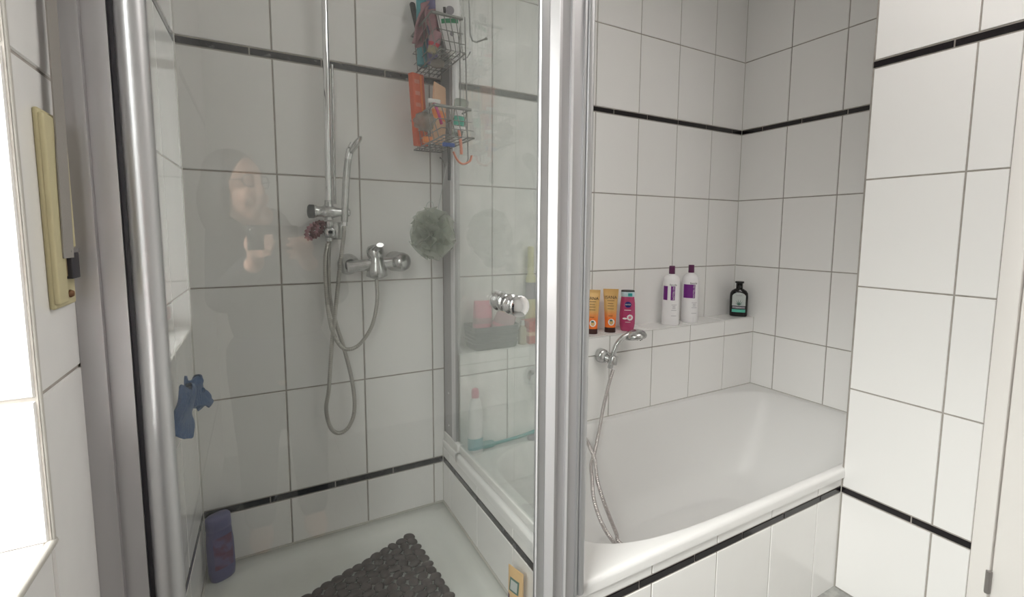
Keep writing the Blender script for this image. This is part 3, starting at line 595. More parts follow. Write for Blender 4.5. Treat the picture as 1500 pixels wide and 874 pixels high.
# pink gel bottle
t = empty('shower_gel_bottle', 'pink shower gel bottle with round navy emblem and flower print on the ledge', 'bottle', (-.812, -.083, ZS), face((-.812, -.08, 0), 3))
B = Body([(0, .024, .016, 2.4), (.004, .028, .019, 2.4), (.03, .0325, .021, 2.4), (.07, .0335, .0215, 2.4), (.12, .031, .020, 2.4), (.148, .0275, .0185, 2.4)])
mb = MB(); mb.loft([(z, *B.ab(z)) for z in (0, .004, .015, .03, .05, .07, .09, .12, .14, .148)]); mb.build('body', 'pinkgel', t)
mb = MB(); mb.loft([(.148, .0275, .0185, 2.6), (.150, .0285, .0195, 2.6), (.168, .0285, .0195, 2.6), (.169, .028, .019, 2.6)]); mb.build('cap', 'clearcap', t)
mb = MB(); mb.loft([(.169, .028, .019, 2.6), (.170, .0285, .0195, 2.6), (.174, .028, .019, 2.6), (.175, .026, .017, 2.6)]); mb.build('lid', 'ink', t)
Bc = Body([(.148, .0285, .0195, 2.6), (.17, .0285, .0195, 2.6)]); Bc.patch('cap_label', .0, .018, .151, .164, 'teal', t)
B.patch('emblem', 0, 0, 0, 0, 'navy', t, shape=ellipse(.001, .115, .0145, .013)); text_on('brand_text', 'NIVEA', .0088, lambda a, b: B.front(a+.001, b+.115, .0015), 'whiteink', t)
B.patch('print_line', -.014, .014, .090, .0925, 'whiteink', t, n=6); B.patch('print_line', -.009, .013, .039, .0405, 'whiteink', t, n=6)
for k in range(11):
    a = 2*math.pi*k/11; B.patch('petal', 0, 0, 0, 0, 'whiteink', t, .0006+.0001*k, ellipse(.010+.0095*math.cos(a), .060+.0095*math.sin(a), .0040, .0040), n=8)
B.patch('flower_heart', 0, 0, 0, 0, 'rose', t, .0022, ellipse(.010, .060, .0065, .0065), n=12); B.patch('petal', 0, 0, 0, 0, 'whiteink', t, .0008, ellipse(-.011, .055, .010, .004), n=10)
# tall white shampoo bottles
def shampoo(loc, rz, label, two):
    t = empty('shampoo_bottle', label, 'bottle', loc, rz, None)
    B = Body([(0, .036, .030, 2.3), (.004, .039, .033, 2.3), (.10, .038, .0325, 2.3), (.20, .0365, .0315, 2.3), (.212, .035, .030, 2.2), (.224, .027, .024, 2), (.231, .015, .015, 2), (.234, .013, .013, 2)])
    mb = MB(); mb.loft([(z, *B.ab(z)) for z in (0, .002, .004, .05, .10, .15, .20, .207, .212, .218, .224, .228, .231, .234)]); mb.build('body', 'white_bottle', t)
    mb = MB(); mb.loft([(.234, .0125, .0125, 2), (.2345, .0135, .0135, 2), (.268, .0130, .0130, 2), (.2705, .0120, .0120, 2), (.271, .001, .001, 2)]); mb.build('cap', 'plum', t)
    if two: B.patch('purple_label', -.0335, -.016, .116, .180, 'purple', t); B.patch('purple_label', -.002, .0165, .116, .180, 'purple', t); ex = .010
    else: B.patch('purple_label', -.030, .021, .116, .180, 'purple', t); ex = .015
    B.text('brand_text', 'fanola', .013, ex-.002, .186, 'ink', t)
    B.text('shade_text', 'NO YELLOW', .0105, ex, .148, 'whiteink', t, True)
    for z, wd in ((.094, .022), (.088, .012), (.083, .012), (.078, .014), (.070, .022), (.044, .022)): B.patch('print_line', ex-wd/2+.004, ex+wd/2+.004, z, z+.0014, 'greyink', t, n=5)
shampoo((-.540, -.072, ZS), face((-.54, -.07, 0), 0), 'tall white shampoo bottle with two narrow purple label bars', True)
shampoo((-.402, -.062, ZS), face((-.402, -.07, 0), 0), 'tall white shampoo bottle with one wide purple label square', False)
# black bottle in the corner
t = empty('shampoo_bottle', 'black shampoo bottle with pale leaf label standing in the corner of the ledge', 'bottle', (-.056, -.072, ZS), face((-.056, -.07, 0), 2))
B = Body([(0, .038, .021, 3.2), (.004, .0415, .024, 3.2), (.10, .0425, .024, 3.2), (.118, .041, .024, 3), (.130, .034, .021, 2.6), (.138, .022, .016, 2), (.142, .015, .014, 2)])
mb = MB(); mb.loft([(z, *B.ab(z)) for z in (0, .002, .004, .03, .06, .10, .11, .118, .124, .130, .138, .142)]); mb.build('body', 'black_bottle', t)
mb = MB(); mb.loft([(.142, .0150, .0150, 2), (.143, .0160, .0160, 2), (.168, .0160, .0160, 2), (.169, .021, .021, 2), (.177, .021, .021, 2), (.178, .019, .019, 2)]); mb.build('cap', 'black_bottle', t)
def arch(u, v):
    xx = -.031+.062*u; top = .100+.022*math.sqrt(max(0, 1-(xx/.032)**2)); return (xx, .055+(top-.055)*v)
B.patch('leaf_label', 0, 0, 0, 0, 'label_grey', t, shape=arch, n=24)
B.patch('mint_label', -.031, .031, .022, .037, 'mint', t); B.patch('grey_label', -.029, .029, .041, .052, 'greyink', t)
for k, (a, h) in enumerate(((-58, .020), (-30, .028), (-8, .031), (18, .031), (42, .027), (64, .019))):
    B.patch('leaf_print', 0, 0, 0, 0, 'leaf', t, .0009+.0001*k, shape=(lambda u, v, a=R(a), h=h: (math.sin(a)*h*v+(u-.5)*.0055*(1-v)*math.cos(a), .059+math.cos(a)*h*v-(u-.5)*.0055*(1-v)*math.sin(a))), n=5)
B.text('brand_text', 'herbal', .011, 0, .108, 'greyink', t); B.text('label_text', 'essences', .0075, 0, .0455, 'whiteink', t)
# ------------------------------------------------------------------ things behind the hazy glass, on the ledge
t = empty('storage_basket', 'dark grey basket of pink packages on the ledge behind the hazy side glass', 'basket', (-1.452, -.064, ZS))
mb = MB(); mb.loft([(0, .082, .050, 7), (.003, .085, .053, 7), (.080, .093, .058, 7), (.084, .094, .059, 7), (.080, .090, .055, 7), (.006, .082, .050, 7)], 60, cap=False); mb.loft([(.003, .082, .050, 7), (.005, .082, .050, 7)], 60)
for z in (.02, .034, .048, .062): mb.loft([(z, .0865+z*.09, .0545+z*.06, 7), (z+.003, .089+z*.09, .0565+z*.06, 7), (z+.006, .0865+z*.09, .0545+z*.06, 7)], 60, cap=False)
mb.build('basket', 'greybox', t)
def pack(name, label, loc, size, m, rot=(0, 0, 0), cat='package', band=None):
    t = empty(name, label, cat, loc, rot=rot); a, b, c = size
    mb = MB(); mb.loft([(0, a*.94, b*.3, 4), (c*.04, a, b*.6, 3.5), (c*.3, a*1.0, b, 2.8), (c*.6, a*.98, b*.95, 2.8), (c*.93, a*.98, b*.4, 4), (c, a*.96, b*.12, 6)], 32); mb.build('pouch', m, t)
    if band:
        mb = MB(); mb.loft([(c*.4, a*1.012, b*1.02, 2.8), (c*.55, a*1.01, b*1.02, 2.8)], 32, cap=False); mb.build('printed_band', band, t)
    return t
pack('sanitary_pad_pack', 'pink soft package leaning highest in the grey basket behind the glass', (-1.487, -.058, ZS+.03), (.038, .020, .140), 'rose', (R(-4), R(4), R(8)), band='pink')
pack('sanitary_pad_pack', 'rosy crumpled package lying over the front of the grey basket', (-1.430, -.080, ZS+.045), (.040, .020, .085), 'pink', (R(14), R(18), R(-5)), band='rose')
pack('wipes_pack', 'peach coloured package at the right end of the grey basket', (-1.385, -.06, ZS+.03), (.022, .016, .10), 'peach', (0, R(-6), 0))
t = empty('lotion_bottle', 'small beige bottle between the grey basket and the red carton', 'bottle', (-1.335, -.088, ZS))
mb = MB(); mb.loft([(0, .015, .015, 2), (.002, .016, .016, 2), (.06, .016, .016, 2), (.068, .008, .008, 2), (.072, .008, .008, 2)]); mb.build('body', 'beige', t)
mb = MB(); mb.loft([(.0722, .0095, .0095, 2), (.09, .009, .009, 2)]); mb.build('cap', 'whitepl', t)
t = empty('carton', 'red carton on the ledge just left of the corner post', 'box', (-1.27, -.075, ZS))
mb = MB(); mb.box((-.045, -.032, 0), (.045, .032, .085), .002); mb.build('box', 'redbox', t); mb = MB(); mb.box((-.0455, -.0325, .03), (.0455, .0325, .045)); mb.build('printed_band', 'peach', t)
t = empty('spray_bottle', 'tall pale yellow bottle with grey band behind the red carton', 'bottle', (-1.262, -.024, ZS))
mb = MB(); mb.loft([(0, .018, .018, 2), (.003, .020, .020, 2), (.24, .020, .020, 2), (.26, .012, .012, 2), (.27, .011, .011, 2)]); mb.build('body', 'yellow', t)
mb = MB(); mb.loft([(.2705, .013, .013, 2), (.36, .0125, .0125, 2), (.365, .009, .009, 2)]); mb.build('cap', 'yellow', t); mb = MB(); mb.loft([(.16, .0206, .0206, 2), (.225, .0206, .0206, 2)], cap=False); mb.build('printed_band', 'greyink', t)
# on the tub rim behind the glass
t = empty('conditioner_bottle', 'pale bottle with pink cap standing on the tub rim behind the hazy glass', 'bottle', (-1.562, -.165, .4312))
mb = MB(); mb.loft([(0, .022, .016, 2.4), (.003, .026, .019, 2.4), (.15, .025, .018, 2.4), (.19, .018, .015, 2.2), (.2, .011, .011, 2)]); mb.build('body', 'white_bottle', t)
mb = MB(); mb.loft([(.2005, .013, .013, 2), (.225, .013, .013, 2), (.232, .008, .008, 2)]); mb.build('cap', 'rose', t)
mb = MB(); mb.loft([(.02, .0266, .0196, 2.4), (.06, .0266, .0196, 2.4)], cap=False); mb.build('label', 'turq', t)
t = empty('bath_brush', 'long teal bath brush lying on the tub rim along the ledge', 'brush', (-1.44, -.14, .44))
mb = MB(); mb.tube([(-.09, -.004, 0), (.0, 0, -.001), (.08, .002, .002), (.155, .004, .008)], [.007, .0055, .006, .0085], 12); mb.build('handle', 'teal', t)
mb = MB(); mb.loft([(-.004, .030, .016, 3), (.006, .032, .018, 3), (.010, .028, .015, 3)]); mb.build('brush_head', 'teal', t, (-.07, -.006, .002))
t = empty('soap_bar', 'small grey soap bar lying on the tub rim under the teal brush handle', 'soap', (-1.325, -.162, .4312))
mb = MB(); mb.loft([(0, .022, .010, 2.6), (.006, .026, .0125, 2.6), (.014, .024, .011, 2.6), (.017, .016, .007, 2.6)]); mb.build('soap', 'greyink', t)
# ------------------------------------------------------------------ caddy hung over the side glass
cy = empty('shower_caddy', 'two-tier chrome wire caddy hooked over the side glass panel', 'shower caddy', (-1.63, -.12, 1.6))
mb = MB()
for y in (-.135, -.205): mb.tube([(-1.5885, y, 1.93), (-1.5885, y, 2.006), (-1.596, y, 2.014), (-1.617, y, 2.014), (-1.6265, y, 2.004), (-1.6265, y, 1.50)], .0022, 8)
mb.tube([(-1.6265, -.245, 1.83), (-1.6265, -.255, 1.60), (-1.6265, -.265, 1.415), (-1.630, -.257, 1.40), (-1.640, -.245, 1.405)], .0022, 8); part(mb, 'frame', 'wire', cy)
p0 = at(645, 231, -.012); p1 = at(651, 243, -.03)
mb = MB(); mb.tube([(-1.585, -.175, 1.95), (-1.583, -.185, 1.81), (-1.582, -.198, 1.788), (-1.580, -.225, 1.775), (-1.580, -.293, 1.762)], .0026, 8); mb.lathe([(0, -.005), (.004, -.003), (.005, 0), (.004, .003), (0, .005)], (-1.580, -.295, 1.762), n=10)
part(mb, 'side_hook', 'wire', cy)
mb = MB(); mb.tube([(-1.5985, -.12, 1.99), (-1.585, -.12, 1.79), (-1.583, -.128, 1.752), (-1.581, -.155, 1.752), (-1.580, -.178, 1.762)], .002, 8); part(mb, 'side_hook', 'wire', cy)
mb = MB(); mb.tube([(p0.x, p0.y, p0.z), (p0.x+.004, p0.y-.012, p0.z-.008), (p1.x, p1.y-.005, p1.z), (p1.x+.004, p1.y+.008, p1.z-.004)], .002, 8); mb.lathe([(0, -.004), (.0035, 0), (0, .004)], p0, n=10); part(mb, 'front_hook', 'wire', cy)
def basket(zr, zb, x0, x1, y0, y1, nm):
    mb = MB(); r = .0024; ix = .018; iy = .03
    rim = [(x1, y0, zr), (x0, y0, zr), (x0, y1, zr), (x1, y1, zr)]
    mb.tube(rim+[rim[0]], .0032, 8)
    mb.tube([(x0, y1-.001, zr-.001), (x1+.003, y1-.001, zr-.001)], .0048, 8)
    for k in range(6):
        t = (k+1)/7; 
        mb.tube([(x0, y0+(y1-y0)*t, zr), (x0+ix, y0+iy+(y1-y0-2*iy)*t, zb), (x1, y0+iy+(y1-y0-2*iy)*t, zb)], .0016, 6)
    for k in range(4):
        t = (k+1)/5; xa_ = x0+(x1-x0)*t; xb_ = x0+ix+(x1-x0-ix)*t
        mb.tube([(xa_, y0, zr), (xb_, y0+iy, zb), (xb_, y1-iy, zb), (xa_, y1, zr)], .0016, 6)
    for t in (.45, .75):
        q = [(x1, y0+iy*t, zr+(zb-zr)*t), (x0+ix*t, y0+iy*t, zr+(zb-zr)*t), (x0+ix*t, y1-iy*t, zr+(zb-zr)*t), (x1, y1-iy*t, zr+(zb-zr)*t)]; mb.tube(q, .0014, 6)
    q = [(x1, y0+iy, zb), (x0+ix, y0+iy, zb), (x0+ix, y1-iy, zb), (x1, y1-iy, zb)]; mb.tube(q+[q[0]], .0024, 6)
    part(mb, nm, 'wire', cy)
basket(1.835, 1.725, -1.722, -1.628, -.018, -.222, 'upper_basket')
basket(1.556, 1.468, -1.738, -1.628, -.055, -.282, 'lower_basket')
CG = 'toiletries in the wire caddy'
def small(name, label, cat, p, rot=(0, 0, 0)): return empty(name, label, cat, p, rot=rot)
def P3(px, py, Y): return at(px, py, Y)
# upper basket contents
t = small('hairbrush', 'dark handled brush sticking up at the left of the upper basket', 'brush', (-1.7, -.04, 1.74))
a, b = P3(604, 6, -.045), P3(612, 46, -.05); mb = MB(); mb.tube([b+(b-a)*1.1, b, a, a+Vector((0, 0, .004))], [.005, .0075, .0095, .006], 12); part(mb, 'handle', 'dark', t); mb = MB(); q = b+(b-a)*1.1; mb.lathe([(0, 0), (.012, .002), (.013, .02), (.005, .024)], q-Vector((0, 0, .02))); part(mb, 'brush_head', 'dark', t)
def bottle_up(name, label, px, pytop, Y, zb, r, m, mc, caph=.03, e=2):
    p = P3(px, pytop, Y); h = p.z-zb; t = empty(name, label, 'bottle', (p.x, p.y, zb))
    mb = MB(); mb.loft([(0, r*.9, r*.9*.8, e), (.003, r, r*.8, e), (h-caph-.02, r, r*.8, e), (h-caph-.004, r*.6, r*.6, 2), (h-caph, r*.5, r*.5, 2)]); mb.build('body', m, t)
    mb = MB(); mb.loft([(h-caph+.0002, r*.6, r*.6, 2), (h-.002, r*.55, r*.55, 2), (h, r*.4, r*.4, 2)]); mb.build('cap', mc, t); return t
bottle_up('lotion_bottle', 'turquoise bottle at the back of the upper wire basket', 617, -22, -.075, 1.728, .017, 'turq', 'turq')
bottle_up('lotion_bottle', 'muted violet bottle in the middle of the upper wire basket', 632, -30, -.100, 1.728, .017, 'purple_pale', 'purple_pale')
def crumple(name, label, cat, pts, wid, m, seed, Y, fold=4, amp=.012):   # a strip of cloth hanging in folds along pts (pixels)
    c = [P3(a, b, Y) for a, b in pts]; rg = random.Random(seed); ph = rg.uniform(0, 6)
    sp = smooth_path(c, .006); n = len(sp); mb = MB()
    ux = Vector((.87, .49, 0)); uy = Vector((.49, -.87, 0))
    def fn(u, v):
        p = sp[min(int(v*(n-1)), n-1)]; ww = wid*(.55+.45*math.sin(math.pi*min(1, .25+v*.8)))
        return p+ux*((u-.5)*2*ww)+uy*(amp*math.sin(u*fold*math.pi+ph+v*2.2)+.5*amp*math.sin(u*9+v*7+ph))+Vector((0, 0, .35*amp*math.sin(u*7+ph)))
    mb.grid(fn, 26, 20); o = mb.build(name, m); sd = o.modifiers.new('s', 'SOLIDIFY'); sd.thickness = .0022; sd.offset = 0
    return tag(o, label, cat)
crumple('wash_glove', 'dusty pink cloth draped over the left edge of the upper basket', 'cloth', [(628, 8), (622, 26), (615, 46), (609, 66)], .030, 'pink', 2, -.105)
crumple('wash_mesh', 'pale pink net cloth hanging inside the upper basket', 'cloth', [(634, 14), (637, 38), (638, 66)], .024, 'pink', 9, -.150, 5)
t = small('toner_bottle', 'bottle turned upside down with a beige cap and red band in the upper basket', 'bottle', P3(634, 72, -.165), (R(14), R(10), 0))
mb = MB(); mb.loft([(-.012, .013, .013, 2), (-.010, .015, .015, 2), (.006, .015, .015, 2), (.008, .0135, .0135, 2)]); mb.build('cap', 'beige', t)
mb = MB(); mb.loft([(.008, .0145, .0145, 2), (.018, .018, .016, 2)], cap=False); mb.build('red_band', 'red', t); mb = MB(); mb.loft([(.018, .0175, .0155, 2), (.035, .0185, .0165, 2), (.05, .018, .016, 2), (.052, .012, .010, 2)]); mb.build('body', 'pink', t)
# white bottle upside down, with green word band
pw = P3(662, 78, -.192); t = small('shampoo_bottle', 'white bottle with green print standing upside down in the upper basket', 'bottle', (pw.x, pw.y, 1.729), (0, R(-4), face(pw, 0)))
B = Body([(0, .010, .010, 2), (.012, .0105, .0105, 2), (.014, .016, .012, 2.2), (.05, .024, .015, 2.3), (.09, .033, .016, 2.4), (.13, .038, .017, 2.4), (.19, .037, .017, 2.4)])
mb = MB(); mb.loft([(z, *B.ab(z)) for z in (.014, .03, .05, .07, .09, .11, .13, .16, .19)]+[(.196, .018, .01, 2.4)]); mb.build('body', 'white_bottle', t)
mb = MB(); mb.loft([(0, .0095, .0095, 2), (.002, .0105, .0105, 2), (.0138, .0105, .0105, 2)]); mb.build('cap', 'whitepl', t)
B.patch('green_label', -.024, .026, .093, .106, 'green', t); B.patch('picture_print', 0, 0, 0, 0, 'greyink', t, shape=ellipse(.004, .129, .013, .013)); B.patch('picture_print', 0, 0, 0, 0, 'greyink', t, shape=ellipse(.005, .062, .006, .007)); B.patch('picture_print', -.016, -.008, .119, .139, 'ink', t)
mb = MB(); mb.lathe([(0, -.004), (.020, 0), (.022, .012), (.016, .018), (.006, .02)], P3(641, 92, -.15)-Vector((0, 0, .010))); o = mb.build('soap_net', 'bag'); tag(o, 'crumpled translucent net lying at the bottom of the upper basket', 'net')
# lower basket contents
pz = P3(612, 192, -.085); t = small('razor_pack', 'orange-red package standing at the left of the lower basket', 'package', (pz.x+.010, pz.y, 1.472), (0, R(-5), R(30)))
mb = MB(); mb.box((-.026, -.011, 0), (.026, .011, .222), .004); mb.build('box', 'redorange', t)
mb = MB(); mb.box((.004, -.0135, .006), (.011, -.0105, .216), .001); mb.build('ridge', 'orange', t)
for z in (.08, .12, .155, .19):
    mb = MB(); mb.box((-.021, -.0120, z), (.0, -.0108, z+.012), .0004); mb.build('printed_band', 'salmon', t)
pack('cotton_pouch', 'peach pouch with an orange band in the middle of the lower basket', (-1.672, -.125, 1.475), (.032, .013, .190), 'peach', (0, R(4), R(35)), band='orange')
pc = P3(668, 188, -.205); t = small('gel_bottle', 'clear bottle with white and green label upside down in the lower basket', 'bottle', (pc.x, pc.y, 1.472), (0, R(8), face(pc, 0)))
B = Body([(.012, .0125, .0125, 2), (.016, .016, .013, 2.3), (.05, .019, .0145, 2.4), (.10, .0215, .0155, 2.4), (.125, .0225, .0155, 2.4), (.13, .020, .014, 2.4)])
mb = MB(); mb.loft([(z, *B.ab(z)) for z in (.012, .016, .03, .05, .08, .10, .125, .13)]); mb.build('body', 'clear', t)
mb = MB(); mb.loft([(0, .012, .012, 2), (.0118, .0125, .0125, 2)]); mb.build('cap', 'whitepl', t)
B.patch('white_label', -.015, .017, .078, .106, 'whiteink', t); B.patch('green_label', -.015, .016, .050, .077, 'mint', t); B.patch('print_line', -.004, .013, .096, .101, 'leaf', t, .0012, n=6); B.patch('white_label', -.014, .012, .028, .044, 'label_grey', t)
def razor(name, label, top, bot, Y, m, m2, bendpts=None):
    t = small(name, label, 'razor', P3(*top, Y)); a, b = P3(*top, Y), P3(*bot, Y)
    mb = MB(); mb.tube(smooth_path([a, a.lerp(b, .5)+Vector((0, -.004, 0)), b], .006), .0048, 10, flat=.8); part(mb, 'handle', m, t)
    mb = MB(); v = (a-b).normalized(); mb.box((a.x-.019, a.y-.006, a.z-.002), (a.x+.019, a.y+.005, a.z+.010), .003); part(mb, 'blade_head', m2, t); return t
razor('razor', 'magenta disposable razor lying in the lower basket', (636, 150), (647, 182), -.185, 'magenta', 'whitepl')
razor('razor', 'black handled razor with blue head hanging below the lower basket', (657, 214), (658, 264), -.235, 'dark', 'bluepl')
razor('razor', 'salmon handled razor with white head hanging from the caddy rim', (672, 190), (676, 226), -.272, 'salmon', 'whiteink')
mb = MB(); mb.tube(smooth_path([P3(664, 222, -.262), P3(670, 234, -.262), P3(678, 240, -.262), P3(688, 236, -.262), P3(691, 228, -.262)], .004), .0052, 10, flat=.6)
tag(mb.build('plastic_hook', 'salmon'), 'curved salmon plastic loop caught in the bottom hook of the caddy', 'hook')
mb = MB(); rg = random.Random(4); c = P3(622, 178, -.20)
vs = []; nU, nV = 28, 16
def lump(u, v):
    th = 2*math.pi*u; ph = math.pi*v; r = .030*(1+.16*math.sin(5*th+3*ph)+.10*math.sin(9*th-5*ph))
    return c+Vector((r*math.sin(ph)*math.cos(th)*1.0, r*math.sin(ph)*math.sin(th)*.8, r*.8*math.cos(ph)))
mb.grid(lump, nU, nV); tag(mb.build('mesh_bag', 'bag'), 'crinkled beige translucent bag bulging from the front of the lower basket', 'bag')
t = small('orange_cap', 'orange cap showing at the bottom of the lower basket', 'cap', (0, 0, 0)); q = P3(626, 194, -.16)
mb = MB(); mb.box((q.x-.014, q.y-.010, 1.471), (q.x+.014, q.y+.010, 1.489), .004); mb.build('cap', 'orange', t)
# ------------------------------------------------------------------ sponge puff
c0 = P3(634, 342, -.165); sb = empty('bath_puff', 'sage green net bath puff hanging on a cord below the caddy', 'bath sponge', c0)
mb = MB(); rg = random.Random(12)
for k in range(34):
    ax = Vector((rg.gauss(0, 1), rg.gauss(0, 1), rg.gauss(0, 1))).normalized(); q = ax.to_track_quat('Z', 'Y'); f0 = rg.choice((2, 3, 3, 4)); ph = rg.uniform(0, 6.28); a0 = rg.uniform(0, 6.28); span = rg.uniform(2.2, 3.6); RR = rg.uniform(.060, .080)
    def fn(u, v, q=q, f0=f0, ph=ph, a0=a0, span=span, RR=RR):
        a = a0+span*u; r = .010+(RR-.010)*v; z = .030*v*v*math.sin(f0*a*1.6+ph)+.008*math.sin(11*a)*v*v
        p = q@Vector((r*math.cos(a), r*math.sin(a), z)); p.z *= 1.05; p.x *= .93; return p
    mb.grid(fn, 56, 8)
mb.build('net_ruffles', 'puff', sb)
mb = MB(); a = P3(651, 258, -.165)-c0; mb.tube(smooth_path([Vector((0, 0, 0)), P3(643, 300, -.165)-c0, P3(648, 275, -.165)-c0, a, P3(655, 238, -.165)-c0], .01), .0009, 6); mb.tube(smooth_path([P3(620, 318, -.165)-c0, P3(626, 298, -.165)-c0, P3(633, 296, -.165)-c0, P3(636, 306, -.165)-c0], .004), .001, 6); mb.build('cord', 'label_grey', sb)
# ------------------------------------------------------------------ blue cloth on a hook on the left wall
bl = empty('washcloth', 'blue washcloth hanging in two lobes on the left shower wall', 'cloth', (-2.34, -.37, .85))
A_, B_ = Vector((-2.352, -.46, 0)), Vector((-2.312, -.300, 0)); hx = (B_-A_); hn = Vector((hx.y, -hx.x, 0)).normalized()
def lobe(s0, s1, z0, z1, skew, ph):
    def fn(u, v):
        tt = 2*math.pi*u; prof = math.sqrt(max(.02, 1-(1-min(1, v*2.2))**2))*(1 if v < .82 else math.sqrt(max(.0, 1-((v-.82)/.185)**2)))
        sw = (s1-s0)/2*prof*(1+.07*math.sin(5*v*3+ph)); sc = (s0+s1)/2+skew*v*v
        rad = 1+.05*math.sin(3*tt+4*v+ph)+.03*math.sin(7*tt-5*v)
        p = A_+hx*(sc+sw*math.cos(tt)*rad); p = p+hn*(.012*math.sin(tt)*rad+.006*math.sin(v*6+ph)); return Vector((p.x, p.y, z1+(z0-z1)*v+.006*math.sin(2*tt+ph)))-bl.location
    return fn
mb = MB(); mb.grid(lobe(.02, .50, .763, .868, -.03, .5), 33, 22); mb.grid(lobe(.30, .86, .800, .870, .14, 2.1), 33, 20); mb.grid(lobe(.52, .93, .790, .835, .10, 3.3), 33, 16); mb.build('cloth', 'blue', bl)
mb = MB(); mb.lathe([(0, 0), (.016, 0), (.015, .004), (.005, .006), (.004, .014)], A_+hx*.42+Vector((-.008, 0, .868)), (1, 0, 0), 16); hk = sub(mb, bl).build('hanging_loop', 'blue', bl)
# ------------------------------------------------------------------ lavender bottle in the tray corner
t = empty('shower_gel_bottle', 'lavender shower gel bottle in the back left corner of the shower tray', 'bottle', (-2.322, -.066, .1905), rot=(R(2), R(-2), R(24))); t.scale = (.92, .92, .92)
B = Body([(0, .030, .019, 2.6), (.004, .034, .022, 2.6), (.03, .0375, .024, 2.5), (.12, .0375, .024, 2.5), (.165, .034, .0225, 2.5), (.172, .033, .022, 2.5)])
mb = MB(); mb.loft([(z, *B.ab(z)) for z in (0, .004, .015, .03, .06, .09, .12, .15, .165, .172)]); mb.build('body', 'lav', t)
mb = MB(); mb.loft([(.172, .033, .022, 2.6), (.174, .035, .0235, 2.6), (.208, .034, .0225, 2.6), (.214, .030, .018, 2.4), (.215, .002, .002, 2)]); mb.build('cap', 'lav', t)
B.patch('front_label', -.026, .028, .045, .150, 'lavlabel', t)
# tube standing at the near right of the tray
t = empty('cream_tube', 'peach yellow tube with dark square print beside the partition near the post', 'tube', (-1.650, -.620, .1905), rot=(R(0), R(0), R(-75)))
B = Body([(.02, .022, .015, 2.3), (.08, .025, .011, 2.4), (.13, .027, .004, 3), (.147, .0275, .0015, 5)])
mb = MB(); mb.loft([(0, .021, .015, 2.3), (.0195, .022, .0155, 2.3)]); mb.build('cap', 'beige', t); mb = MB(); mb.loft([(z, *B.ab(z)) for z in (.02, .04, .06, .08, .10, .13, .147)]); mb.build('tube_body', 'amber', t)
B.patch('square_print', -.016, .018, .088, .122, 'leaf', t); B.patch('square_print', -.011, .013, .093, .117, 'label_grey', t, .0011); B.patch('print_mark', -.02, -.012, .06, .078, 'plum', t)
# ------------------------------------------------------------------ shutter belt winder on the left wall
wn = empty('belt_winder', 'yellowed cream shutter belt winder plate on the wall beside the window', 'belt winder', (XL+.001, -.905, 1.216))
mb = MB(); mb.box((0, -.033, -.105), (.006, .033, .105), .003); mb.box((.004, -.033, -.100), (.0095, -.004, .100), .002); mb.box((.004, -.008, .092), (.0085, .032, .101), .001); mb.box((.004, .025, -.04), (.010, .031, .095), .002); mb.build('plate', 'cream', wn)
mb = MB(); mb.box((.0055, -.006, -.072), (.008, .025, .090), .001); mb.build('recess', 'cream_dk', wn)
mb = MB(); mb.box((.006, .003, -.075), (.0125, .028, -.045), .001); mb.build('belt_slot', 'gap_dark', wn); mb = MB(); mb.box((.0065, .001, -.046), (.013, .030, -.041), .001); mb.build('slot_roller', 'chrome_dull', wn)
for z in (.072, -.092):
    mb = MB(); mb.lathe([(0, .004), (.003, .0035), (.0045, .001), (.0045, 0)], (.0065, .010, z), (1, 0, 0), 14); mb.build('screw', 'screw', wn)
mb = MB()
bp = smooth_path([(XL+.011, -.880, 2.40), (XL+.011, -.882, 1.9), (XL+.011, -.888, 1.5), (XL+.0125, -.899, 1.33), (XL+.013, -.905, 1.26), (XL+.013, -.908, 1.20), (XL+.0125, -.909, 1.172), (XL+.0125, -.909, 1.165)], .01)
n_ = len(bp); hw = .0110
vs = []
for i, p in enumerate(bp):
    d = Vector((.12, 1, 0)).normalized()*hw; q = Vector((.0007, 0, .0)); vs += [p-d-q, p+d-q, p+d+q, p-d+q]
mb.add(vs, [(4*i+k, 4*i+(k+1) % 4, 4*i+4+(k+1) % 4, 4*i+4+k) for i in range(n_-1) for k in range(4)])
tag(mb.build('shutter_belt', 'belt'), 'grey woven roller shutter belt running down into the cream winder', 'belt')
# ------------------------------------------------------------------ things on the window sill (seen reflected in the door glass)
t = empty('wipes_box', 'pink and white box on the window sill, mirrored in the door glass', 'box', (-2.50, -1.86, WZ0+.002), rz=R(10))
mb = MB(); mb.box((-.06, -.04, 0), (.06, .04, .035), .006); mb.build('base', 'whitepl', t); mb = MB(); mb.box((-.058, -.038, .0352), (.058, .038, .075), .008); mb.build('lid', 'rose', t)
# ------------------------------------------------------------------ fill light added on the ceiling, out of view, to brighten the room
t = empty('ceiling_fill_light', 'square white fill light panel added on the ceiling in front of the bathtub', 'lamp', (-1.00, -1.46, ZC))
mb = MB(); mb.box((-.38, -.38, -.040), (.38, .38, -.012), .01); sh = mb.build('fill_panel', mat('fill_opal', (.9, .9, .88), .3, emit=((1, .965, .93), FILL)), t)
mb = MB(); mb.box((-.395, -.395, -.0125), (.395, .395, -.0005), .004); mb.build('base', 'whitepl', t)
